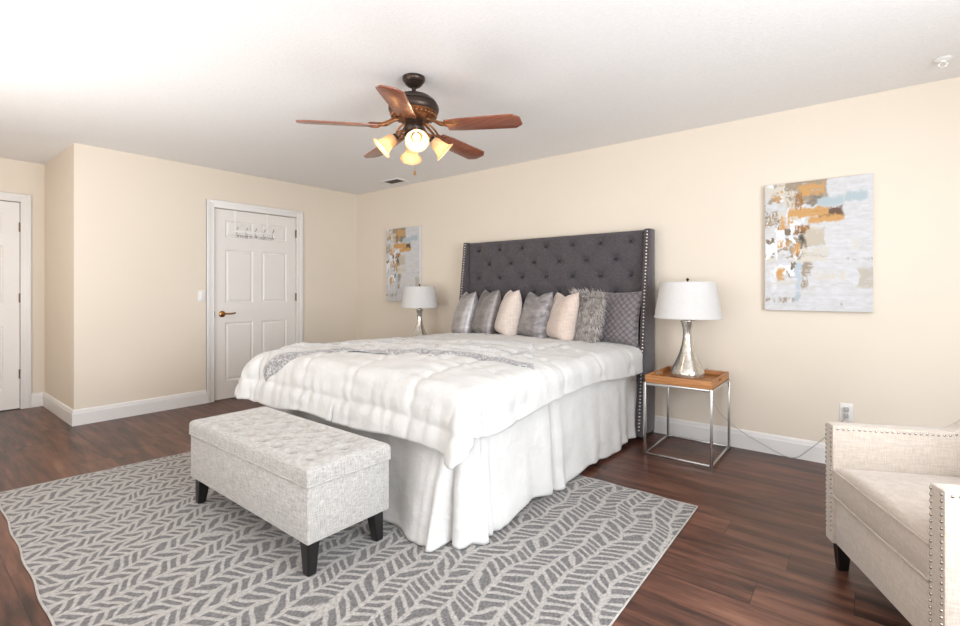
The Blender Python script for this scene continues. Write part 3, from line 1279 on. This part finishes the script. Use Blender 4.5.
# ------------------------------------------------------------------ storage bench
bx0, bx1, by0, by1 = -2.90, -1.745, 1.075, 1.50
bcx, bcy = (bx0 + bx1) / 2, (by0 + by1) / 2
bench = thing('storage_bench', 'oatmeal tweed storage bench with tufted lid and black tapered legs before the bed', 'bench', (bcx, bcy, .008))
bof = (-bcx, -bcy, -.008)
bm = B()
box(bm, bx0, bx1, by0, by1, .150, .383, .008)
obj('bench_body', bm, M['bench'], bench, off=bof)
bbt = []
for r_ in range(4):
    yy = by0 + .085 + r_ * .085
    nb = 8 if r_ % 2 == 0 else 7
    for k in range(nb):
        bbt.append((bx0 + .115 + (k + (.5 if r_ % 2 else 0)) * .132, yy))


def lid_top(u, v):
    x = bx0 - .004 + (bx1 - bx0 + .008) * u
    y = by0 - .004 + (by1 - by0 + .008) * v
    d = min(x - bx0 + .004, bx1 + .004 - x, y - by0 + .004, by1 + .004 - y)
    k = max(0, min(1, d / .035))
    z = .440 + .022 * math.sqrt(max(0, 1 - (1 - k) ** 2)) - (.022 if d < 1e-6 else 0) * 0
    z += .006 * min(1, d / .15)
    for a, b in bbt:
        d2 = (x - a) ** 2 + (y - b) ** 2
        if d2 < .02:
            z -= .016 * math.exp(-d2 / .0008) + .008 * math.exp(-d2 / .0026)
    return (x, y, z)


bm = B()
V = grid(bm, lid_top, 200, 76)
be = [e for e in bm.edges if e.is_boundary]
r = bmesh.ops.extrude_edge_only(bm, edges=be)
for g in r['geom']:
    if isinstance(g, bmesh.types.BMVert):
        g.co.z = .388
bmesh.ops.recalc_face_normals(bm, faces=bm.faces)
lid = obj('lid', bm, M['bench'], bench, off=bof, angle=60)
bm = B()
pts = [(bx0 - .003, by0 - .003, .3865), (bx1 + .003, by0 - .003, .3865), (bx1 + .003, by1 + .003, .3865), (bx0 - .003, by1 + .003, .3865)]
for i in range(4):
    tube(bm, [pts[i], pts[(i + 1) % 4]], .0035, 6)
obj('piping', bm, M['bench'], lid, off=bof)
for a, b in bbt:
    z = .446
    bmm = sphere_bm(.011, 8, 5, .5, 'z')
    obj('button', bmm, M['bbutton'], lid, off=(a + bof[0], b + bof[1], z + bof[2] + .002))
for lx, ly, sx_, sy_ in ((bx0 + .055, by0 + .045, 1, 1), (bx1 - .055, by0 + .045, -1, 1), (bx0 + .055, by1 - .045, 1, -1), (bx1 - .055, by1 - .045, -1, -1)):
    bm = B()
    vs = box(bm, lx - .03, lx + .03, ly - .03, ly + .03, .009, .152)
    for v in vs:
        if v.co.z < .05:
            v.co.x = lx - sx_ * .012 + (v.co.x - lx) * .66 + .0 * sx_
            v.co.y = ly - sy_ * .008 + (v.co.y - ly) * .66
    bmesh.ops.bevel(bm, geom=list(bm.edges), offset=.003, segments=2, affect='EDGES')
    obj('leg', bm, M['black'], bench, off=bof)

# ------------------------------------------------------------------ side tables and their trays
def make_table(name, label, x0, x1, y0, y1, top, group=None):
    cx, cy = (x0 + x1) / 2, (y0 + y1) / 2
    t = thing(name, label, 'side table', (cx, cy, 0), 0, 'bedside tables')
    a, b = (x1 - x0) / 2, (y1 - y0) / 2
    r_ = .0085
    for sx_ in (-1, 1):
        for sy_ in (-1, 1):
            bm = B()
            box(bm, sx_ * (a - r_) - r_, sx_ * (a - r_) + r_, sy_ * (b - r_) - r_, sy_ * (b - r_) + r_, 0, top, .002)
            obj('leg', bm, M['chrome'], t)
    for nm, z in (('foot_rail', .012), ('top_rail', top - .018)):
        bm = B()
        for s_ in (-1, 1):
            box(bm, -a + .018, a - .018, s_ * (b - r_) - r_ * .95, s_ * (b - r_) + r_ * .95, z, z + .0165, .002)
            box(bm, s_ * (a - r_) - r_ * .95, s_ * (a - r_) + r_ * .95, -b + .018, b - .018, z, z + .0165, .002)
        obj(nm, bm, M['chrome'], t)
    return t


def make_tray(label, cx, cy, z, a, b):
    t = thing('wooden_tray', label, 'tray', (cx, cy, z))
    bm = B()
    box(bm, -a + .01, a - .01, -b + .01, b - .01, .0, .012, .001)
    obj('tray_base', bm, M['tray'], t)
    bm = B()
    hgt = .05
    box(bm, -a, a, -b, -b + .014, .0, hgt, .002)
    box(bm, -a, a, b - .014, b, .0, hgt, .002)
    # ends with a hand slot each
    for s_ in (-1, 1):
        xa, xb = sorted((s_ * a, s_ * (a - .014)))
        box(bm, xa, xb, -b + .014, b - .014, 0, .022, .001)
        box(bm, xa, xb, -b + .014, b - .014, .042, hgt, .001)
        box(bm, xa, xb, -b + .014, -.06, .022, .042)
        box(bm, xa, xb, .06, b - .014, .022, .042)
    obj('tray_rim', bm, M['tray'], t)
    return t


TT = .522
make_table('side_table', 'open square steel-framed side table standing right of the bed', -1.237, -.783, 3.395, 3.925, TT)
make_tray('warm brown wooden tray with hand slots on the steel side table', -1.01, 3.66, TT, .218, .255)
make_table('side_table', 'steel-framed side table hidden behind the far side of the bed', -4.05, -3.60, 3.44, 3.94, .60)


def bag(name, pts, r_):
    bm = B()
    tube(bm, smooth_path(pts, 6), r_, 8)
    return bm


# small things in the tray
bm = B()
lathe(bm, [(.0, 0), (.012, 0), (.018, .006), (.019, .014), (.014, .022), (.0, .025)], 14, cap=False)
k_ = obj('trinket', bm, M['mercury'])
k_.location = (-1.165, 3.47, TT + .0125)
tag(k_, 'tiny silver trinket at the left end of the wooden tray', 'trinket')
for nm, lab, loc, rz in (('trinket_dish', 'small shiny dish at the front of the wooden tray', (-.955, 3.475, TT + .0125), .2),):
    bm = B()
    lathe(bm, [(.0, .002), (.012, .002), (.026, .012), (.028, .014), (.024, .014), (.012, .006), (.0, .006)], 20, cap=False)
    o = obj(nm, bm, M['mercury'])
    o.location = loc
    tag(o, lab, 'dish')
bm = B()
box(bm, -.035, .035, -.014, .014, 0, .016, .004)
o = obj('remote_control', bm, M['black'])
o.location = (-.885, 3.50, TT + .0125)
o.rotation_euler = (0, 0, .25)
tag(o, 'little black remote lying in the wooden tray by the lamp', 'remote control')


# ------------------------------------------------------------------ table lamps
def make_lamp(label, loc, k, cord=None, group=None):
    t = thing('table_lamp', label, 'lamp', loc, 0, 'bedside lamps')
    def S(p):
        return [(r * k, z * k) for r, z in p]
    prof = [(.0, 0), (.112, 0), (.117, .006), (.120, .020), (.117, .038), (.106, .066), (.088, .102), (.070, .142), (.054, .185), (.042, .230), (.034, .275), (.0305, .315),
            (.033, .350), (.040, .382), (.049, .408), (.0485, .413), (.03, .417), (.0, .418)]
    bm = B()
    lathe(bm, S(prof), 48, cap=False)
    obj('lamp_base', bm, M['mercury'], t, angle=50)
    bm = B()
    lathe(bm, S([(.0, .414), (.02, .414), (.021, .430), (.012, .436), (.012, .46), (.016, .465), (.016, .50), (.0, .502)]), 20, cap=False)
    obj('neck', bm, M['bronze'], t)
    bm = B()
    z0, z1, r0, r1 = .432, .697, .232, .189
    lathe(bm, S([(r0, z0), (r1, z1), (r1 - .003, z1), (r0 - .003, z0), (r0, z0)]), 64, cap=False)
    sh = obj('lamp_shade', bm, M['shade'], t, angle=50)
    for rr, zz in ((r0 + .0006, z0 + .006), (r1 + .0006, z1 - .006)):
        bm = B()
        lathe(bm, S([(rr - .001, zz - .006), (rr + .0008, zz - .006), (rr + .0008, zz + .006), (rr - .001, zz + .006)]), 64, cap=False)
        obj('shade_trim', bm, M['shade'], sh)
    bm = B()
    for a in range(3):
        an = a * 2 * PI / 3 + .4
        tube(bm, [(0, 0, .693 * k), (math.cos(an) * (r1 - .003) * k, math.sin(an) * (r1 - .003) * k, .693 * k)], .0018 * k, 6)
    tube(bm, [(0, 0, .48 * k), (0, 0, .70 * k)], .003 * k, 6)
    obj('harp', bm, M['chrome'], t)
    bm = B()
    lathe(bm, S([(.0, .695), (.008, .695), (.008, .701), (.004, .705), (.010, .711), (.011, .718), (.006, .725), (.0, .727)]), 14, cap=False)
    obj('finial', bm, M['bronze'], t)
    bm = B()
    bmesh.ops.create_uvsphere(bm, u_segments=14, v_segments=8, radius=.028 * k)
    bmesh.ops.translate(bm, verts=bm.verts, vec=(0, 0, .55 * k))
    obj('bulb', bm, M['plate'], t)
    if cord:
        bm = B()
        tube(bm, smooth_path([Vector(p) - Vector(loc) for p in cord], 8), .0028, 6)
        obj('cord', bm, M['cord'], t)
    return t


RL = (-1.035, 3.745, TT + .0125)
make_lamp('large silver glass table lamp with white shade in the wooden tray', RL, 1.0,
          [(-.975, 3.76, TT + .02), (-.94, 3.90, TT + .06), (-.93, 3.955, TT - .02), (-.93, 3.97, .40), (-.88, 3.965, .27), (-.80, 3.965, .19), (-.70, 3.965, .125), (-.60, 3.968, .075),
           (-.46, 3.955, .02), (-.38, 3.955, .02), (-.31, 3.962, .085), (-.25, 3.975, .15), (-.19, 3.985, .22), (-.13, 3.985, .30), (-.108, 3.99, .345)])
make_lamp('smaller table lamp with white shade and silver base behind the far side of the bed', (-3.83, 3.72, .601), .87)

# ------------------------------------------------------------------ canvases
ART = [('tall abstract canvas in white, grey and gold above the steel side table', -.571, .032),
       ('abstract white and gold canvas hanging behind the smaller lamp left of the bed', -4.69, -4.092)]
for lab, x0, x1 in ART:
    t = thing('wall_art', lab, 'painting', ((x0 + x1) / 2, BY - .02, 1.03), 0, 'matching abstract canvases')
    hw = (x1 - x0) / 2
    bm = B()
    box(bm, -hw, hw, -.02, .0195, 0, .89, .002, 1)
    o = obj('canvas', bm, M['canvas'], t, smooth=False, extra=(M['art'],))
    for p in o.data.polygons:
        if p.normal.y < -.9:
            p.material_index = 1

# ------------------------------------------------------------------ armchair
def chair():
    fcx, fcy = .0147, 2.226
    th = -math.radians(65.2)
    t = thing('armchair', 'cream linen armchair with nailhead trim and black legs beside the back wall', 'armchair', (fcx, fcy, 0), th)
    hw, at, dp = .3725, .068, .76
    zt = .609

    def top(d):
        q = max(0, min(1, (d - .40) / .30))
        return zt + .24 * (q * q * (3 - 2 * q))
    nm_me = None
    count = [0]

    def nail(parent, p, axis):
        nonlocal nm_me
        key = axis
        if nails_me.get(key) is None:
            o = obj('nailhead', sphere_bm(.0052, 8, 5, .6, axis), M['nail'], parent)
            nails_me[key] = o.data
        else:
            o = link(bpy.data.objects.new('nailhead', nails_me[key]))
            o.parent = parent
        o.location = p
        count[0] += 1
    nails_me = {}
    rest = []
    for s_ in (-1, 1):
        xa, xb = sorted((s_ * hw, s_ * (hw - at)))
        pr = [(0, .112)] + [(0, zt)] + [(d, top(d)) for d in [.02 + .03 * k for k in range(1, 24)]] + [(dp - .04, top(dp)), (dp, .112)]
        bm = B()
        prism(bm, pr, xa, xb, 'x', .008)
        arm = obj('arm', bm, M['linen'], t)
        ncol = int((zt - .15) / .0195)
        for xx in (xa + .011, xb - .011):
            for k in range(ncol):
                z = zt - .014 - k * .0195
                if s_ > 0 or z > .1:
                    if (s_ > 0 and z < .27) or (s_ < 0 and xx > -.33 and z < .43):
                        rest.append((xx, -.001, z))
                    else:
                        nail(arm, (xx, -.001, z), 'y')
        # row along the top edge: the inner side of the far arm and the outer side of the near arm show
        xs_ = (s_ * (hw - at)) if s_ < 0 else s_ * hw
        d = .02
        while d < .66:
            z = top(d) - .014
            sl = (top(d + .005) - top(d - .005)) / .01
            if d < .44 and s_ < 0:
                nail(arm, (xs_ + .001, d, z), 'x')
            elif d < .14 and s_ > 0:
                nail(arm, (xs_ + .001, d, z), 'x')
            else:
                rest.append((xs_ + .001, d, z))
            d += .0195 / math.sqrt(1 + sl * sl)
        for lx, ly in ((s_ * (hw - .045), .045), (s_ * (hw - .045), dp - .06)):
            bm = B()
            vs = box(bm, lx - .026, lx + .026, ly - .026, ly + .026, 0, .118)
            for v in vs:
                if v.co.z < .05:
                    v.co.x = lx + (v.co.x - lx) * .68
                    v.co.y = ly + (v.co.y - ly) * .68
            bmesh.ops.bevel(bm, geom=list(bm.edges), offset=.003, segments=2, affect='EDGES')
            obj('leg', bm, M['black'], t)
    iw = hw - at
    bm = B()
    box(bm, -iw - .002, iw + .002, .012, dp - .06, .112, .298, .008)
    obj('seat_base', bm, M['linen'], t)
    # seat cushion with a crowned top
    bm = B()

    def cush(sd):
        def g(a, b):
            x = (-iw + .002) + (2 * iw - .004) * a
            y = .004 + (.60) * b
            d = min(x + iw - .002, iw - .002 - x, y - .004, .604 - y)
            k = max(0, min(1, d / .03))
            rr = math.sqrt(max(0, 1 - (1 - k) ** 2))
            cr = math.sin(PI * a) ** .7 * math.sin(PI * min(1, b * .9 + .1)) ** .6
            if sd > 0:
                return (x, y, .418 + .017 * rr + .030 * cr)
            return (x, y, .317 - .017 * rr)
        return g
    A = grid(bm, cush(1), 40, 40)
    C_ = grid(bm, cush(-1), 40, 40)
    n = 40
    def loop(G):
        return [G[0][i] for i in range(n)] + [G[j][n] for j in range(n)] + [G[n][n - i] for i in range(n)] + [G[n - j][0] for j in range(n)]
    la, lb = loop(A), loop(C_)
    for i in range(len(la)):
        bm.faces.new((la[i], la[(i + 1) % len(la)], lb[(i + 1) % len(la)], lb[i]))
    bmesh.ops.recalc_face_normals(bm, faces=bm.faces)
    cu = obj('seat_cushion', bm, M['cushion'], t, angle=60)
    bm = B()
    for zz in (.421, .314):
        tube(bm, [(-iw + .004, .01, zz), (-iw + .006, .003, zz), (0, .001, zz), (iw - .006, .003, zz), (iw - .004, .01, zz)], .0042, 6)
    obj('piping', bm, M['cushion'], cu)
    # back
    bm = B()
    prism(bm, [(.585, .30), (.62, .30), (dp - .02, .112), (dp, .112), (dp + .03, .84), (dp + .0, .865), (.70, .865), (.665, .84)], -iw - .004, iw + .004, 'x', .012)
    obj('back', bm, M['linen'], t)
    if rest:
        bm = B()
        for p in rest:
            r_ = bmesh.ops.create_uvsphere(bm, u_segments=8, v_segments=5, radius=.0062)
            for v in r_['verts']:
                v.co *= .8
                v.co += Vector(p)
        o = obj('nailhead_trim', bm, M['nail'], t)
        o['kind'] = 'stuff'
    return t


chair()

# ------------------------------------------------------------------ ceiling fan
FX, FY = -2.108, 2.0
fan = thing('ceiling_fan', 'bronze ceiling fan with five cherry blades and four lit glass shades', 'ceiling fan', (FX, FY, H))
bm = B()
lathe(bm, [(r, z * .66) for r, z in ((.0, 0), (.066, 0), (.067, -.006), (.064, -.012), (.067, -.018), (.066, -.03), (.054, -.05), (.05, -.054), (.052, -.06), (.04, -.078), (.024, -.09), (.018, -.095), (.0, -.095))], 32, cap=False)
obj('canopy', bm, M['bronze'], fan)
bm = B()
lathe(bm, [(.0125, -.05), (.0125, -.10)], 14)
obj('downrod', bm, M['bronze'], fan)
bm = B()
lathe(bm, [(r, z + .036) for r, z in ((.0, -.125), (.03, -.126), (.034, -.134), (.06, -.14), (.098, -.155), (.128, -.178), (.140, -.196), (.136, -.2), (.145, -.205), (.150, -.222), (.148, -.238), (.138, -.25), (.0, -.252))], 48, cap=False)
mo = obj('motor_housing', bm, M['bronze'], fan)
bm = B()
lathe(bm, [(.0, -.214), (.139, -.214), (.141, -.220), (.132, -.226), (.118, -.242), (.09, -.254), (.0, -.256)], 48, cap=False)
for k in range(30):
    a = 2 * PI * k / 30
    r_ = bmesh.ops.create_uvsphere(bm, u_segments=8, v_segments=6, radius=.012)
    for v in r_['verts']:
        v.co = Vector((v.co.x * 1.0, v.co.y, v.co.z * .8)) + Vector((.126 * math.cos(a), .126 * math.sin(a), -.232))
obj('filigree_band', bm, M['copper'], mo)
BZ = -.297
for k, ang in enumerate((20, 92, 164, 236, 306)):
    R_ = Matrix.Rotation(math.radians(ang), 4, 'Z')
    pitch = Matrix.Translation((0, 0, BZ)) @ Matrix.Rotation(math.radians(2.8), 4, 'Y') @ Matrix.Rotation(math.radians(-12), 4, 'X')
    # blade outline with clipped tip corners
    bm = B()
    ol = [(.21, -.052), (.30, -.062), (.615, -.070), (.650, -.042), (.658, -.030), (.658, .030), (.650, .042), (.615, .070), (.30, .062), (.21, .052)]
    prism(bm, ol, -.004, .004, 'z', .0015)
    bmesh.ops.transform(bm, matrix=R_ @ pitch, verts=bm.verts)
    bl = obj('blade', bm, M['wood'], fan)
    # scrolled blade iron
    bm = B()
    for s_ in (-1, 1):
        pts = smooth_path([(.085, s_ * .012, .045), (.12, s_ * .03, .032), (.155, s_ * .036, .010), (.19, s_ * .022, .0), (.215, s_ * .034, -.008), (.25, s_ * .03, -.008), (.262, s_ * .012, -.008), (.245, s_ * .004, -.008)], 6)
        tube(bm, pts, .0065, 8)
    tube(bm, [(.08, 0, .046), (.13, 0, .028), (.18, 0, .0), (.275, 0, -.012)], .0075, 8)
    for px_, py_ in ((.235, .028), (.235, -.028), (.278, 0)):
        r_ = bmesh.ops.create_uvsphere(bm, u_segments=8, v_segments=5, radius=.009)
        for v in r_['verts']:
            v.co.z *= .5
            v.co += Vector((px_, py_, -.008))
    bmesh.ops.transform(bm, matrix=R_ @ Matrix.Translation((0, 0, BZ)), verts=bm.verts)
    obj('blade_iron', bm, M['copper'], bl)
bm = B()
lathe(bm, [(r, z + .036) for r, z in ((.0, -.288), (.052, -.288), (.055, -.296), (.048, -.302), (.052, -.318), (.058, -.33), (.06, -.345), (.052, -.36), (.056, -.366), (.058, -.378), (.046, -.395), (.026, -.408), (.014, -.416), (.0, -.42))], 32, cap=False)
obj('switch_housing', bm, M['bronze'], fan)
for k in range(4):
    a = math.radians(-38 + 90 * k)
    R_ = Matrix.Translation((0, 0, .025)) @ Matrix.Rotation(a, 4, 'Z')
    tilt = math.radians(42)                      # shade axis below the horizontal
    # arm
    bm = B()
    tube(bm, smooth_path([(.045, 0, -.345), (.075, 0, -.350), (.1, 0, -.372), (.112, 0, -.388)], 6), .0075, 8)
    tube(bm, smooth_path([(.048, 0, -.36), (.065, .014, -.385), (.085, 0, -.388), (.075, -.014, -.37), (.055, 0, -.362)], 5), .0045, 6)
    bmesh.ops.transform(bm, matrix=R_, verts=bm.verts)
    ar = obj('light_arm', bm, M['copper'], fan)
    ax = Matrix.Translation((.106, 0, -.384)) @ Matrix.Rotation(PI / 2 + tilt, 4, 'Y')      # local +z runs along the shade axis
    bm = B()
    lathe(bm, [(.0, -.006), (.018, -.006), (.022, .002), (.022, .022), (.0, .022)], 18, R_ @ ax, cap=False)
    obj('socket', bm, M['bronze'], ar)
    bm = B()
    pf = [(.024, .010), (.030, .018), (.035, .034), (.037, .055), (.041, .078), (.051, .098), (.066, .112), (.068, .113), (.0665, .1095), (.049, .095), (.0385, .076), (.0345, .055), (.0325, .034), (.028, .02), (.022, .012)]
    lathe(bm, pf, 32, R_ @ ax, cap=False)
    sh = obj('glass_shade', bm, M['frost'], fan, angle=60)
    bm = B()
    lathe(bm, [(.0, .022), (.010, .023), (.012, .034), (.019, .05), (.022, .064), (.018, .078), (.008, .085), (.0, .086)], 16, R_ @ ax, cap=False)
    obj('bulb', bm, M['bulb'], sh)
    pl = bpy.data.lights.new('bulb_light', 'POINT')
    pl.energy = 1.0
    pl.color = (1.0, .80, .56)
    pl.shadow_soft_size = .02
    po = bpy.data.objects.new('bulb_light', pl)
    po.parent = fan
    po.location = (R_ @ ax) @ Vector((0, 0, .10))
    link(po)
bm = B()
for i in range(24):
    r_ = bmesh.ops.create_uvsphere(bm, u_segments=6, v_segments=4, radius=.0022)
    for v in r_['verts']:
        v.co += Vector((.03, -.02, -.375 - i * .008))
ch = obj('pull_chain', bm, M['brass'], fan)
bm = B()
lathe(bm, [(.0, -.590), (.007, -.587), (.008, -.577), (.004, -.567), (.0, -.565)], 10, Matrix.Translation((.03, -.02, 0)), cap=False)
obj('chain_knob', bm, M['brass'], ch)

# ------------------------------------------------------------------ small fittings
# ceiling vent
t = thing('ceiling_vent', 'small grey ceiling register near the far corner of the room', 'vent', (-4.30, 3.77, H))
bm = B()
for (a, b, c, d) in ((-.15, .15, -.09, -.06), (-.15, .15, .06, .09), (-.15, -.11, -.06, .06), (.11, .15, -.06, .06)):
    box(bm, a, b, c, d, -.008, 0, .001)
obj('vent_frame', bm, M['plate'], t)
for k in range(8):
    bm = B()
    vs = box(bm, -.11, .11, -.0065, .0065, -.0012, .0012)
    bmesh.ops.transform(bm, matrix=Matrix.Translation((0, -.0525 + k * .015, -.007)) @ Matrix.Rotation(.6, 4, 'X'), verts=bm.verts)
    obj('louver', bm, M['vent'], t, smooth=False)
bm = B()
box(bm, -.11, .11, -.06, .06, -.001, 0)
obj('duct_opening', bm, M['slot'], t, smooth=False)
# sprinkler on the ceiling
t = thing('fire_sprinkler', 'white fire sprinkler on the ceiling near the back wall, top right', 'sprinkler', (.325, 3.65, H))
bm = B()
lathe(bm, [(.0, 0), (.04, 0), (.042, -.004), (.034, -.010), (.016, -.012), (.014, -.02), (.0, -.02)], 20, cap=False)
obj('escutcheon', bm, M['plate'], t)
bm = B()
for s_ in (-1, 1):
    tube(bm, smooth_path([(s_ * .012, 0, -.02), (s_ * .018, 0, -.032), (s_ * .003, 0, -.048)], 4), .003, 6)
lathe(bm, [(.0, -.048), (.017, -.048), (.017, -.051), (.0, -.051)], 14, cap=False)
obj('deflector', bm, M['plate'], t)
# light switch
t = thing('light_switch', 'white light switch plate on the wall left of the six-panel door', 'light switch', (LX, 2.083, 1.108))
bm = B()
box(bm, 0, .006, -.036, .036, -.058, .058, .003)
obj('switch_plate', bm, M['plate'], t)
bm = B()
box(bm, .006, .012, -.016, .016, -.032, .032, .002)
obj('rocker', bm, M['plate'], t)
# outlet
t = thing('wall_outlet', 'white electrical outlet low on the back wall behind the armchair', 'outlet', (-.106, BY, .365))
bm = B()
box(bm, -.036, .036, -.006, 0, -.058, .058, .003)
obj('outlet_plate', bm, M['plate'], t)
for dz in (.02, -.02):
    bm = B()
    lathe(bm, [(.0, 0), (.017, 0), (.017, .002), (.0, .002)], 16, Matrix.Translation((0, -.006, dz)) @ Matrix.Rotation(PI / 2, 4, 'X'), cap=False)
    so = obj('socket', bm, M['plate'], t)
    bm = B()
    for dx in (-.006, .006):
        box(bm, dx - .0012, dx + .0012, -.0088, -.0078, dz - .002, dz + .008)
    box(bm, -.002, .002, -.0088, -.0078, dz - .012, dz - .008)
    obj('slots', bm, M['slot'], so, smooth=False)
bm = B()
box(bm, -.013, .013, -.034, -.009, .006, .034, .004)
box(bm, -.012, .012, -.03, -.009, -.034, -.008, .004)
p_ = obj('plug', bm, M['cord'])
p_.location = (-.106, BY, .365)
tag(p_, 'pale grey plugs pushed into the outlet behind the armchair', 'plug')

# over-the-door hook rack
t = thing('door_hook_rack', 'white over-the-door rack with five hooks on the six-panel door', 'hook rack', (LX, 2.64, 1.80))
xw = -.012
for dy in (-.21, .15):
    bm = B()
    box(bm, xw + .001, xw + .003, dy - .012, dy + .012, .0, .232, .0005)
    box(bm, xw - .04, xw + .003, dy - .012, dy + .012, .2295, .2315, .0005)
    obj('strap', bm, M['wire'], t)
bm = B()
box(bm, xw + .003, xw + .007, -.235, .235, -.006, .022, .001)
obj('rail', bm, M['wire'], t)
for k in range(5):
    y = -.20 + k * .10
    bm = B()
    tube(bm, smooth_path([(xw + .009, y, .02), (xw + .03, y, .03), (xw + .045, y, .048)], 5), .004, 8)
    tube(bm, smooth_path([(xw + .009, y, .0), (xw + .014, y, -.035), (xw + .03, y, -.05), (xw + .048, y, -.035), (xw + .05, y, -.018)], 5), .004, 8)
    r_ = bmesh.ops.create_uvsphere(bm, u_segments=8, v_segments=6, radius=.007)
    for v in r_['verts']:
        v.co += Vector((xw + .047, y, .052))
    obj('hook', bm, M['chrome'], t)
bm = B()
pts = []
for i in range(121):
    q = i / 120
    pts.append((xw + .006 + .002 * math.sin(q * 40), -.20 + q * .40 + .010 * math.sin(q * 2 * PI * 14), -.048 + .010 * math.cos(q * 2 * PI * 14) + .004 * math.sin(q * 17)))
tube(bm, pts, .003, 6)
obj('scroll_wire', bm, M['chrome'], t)
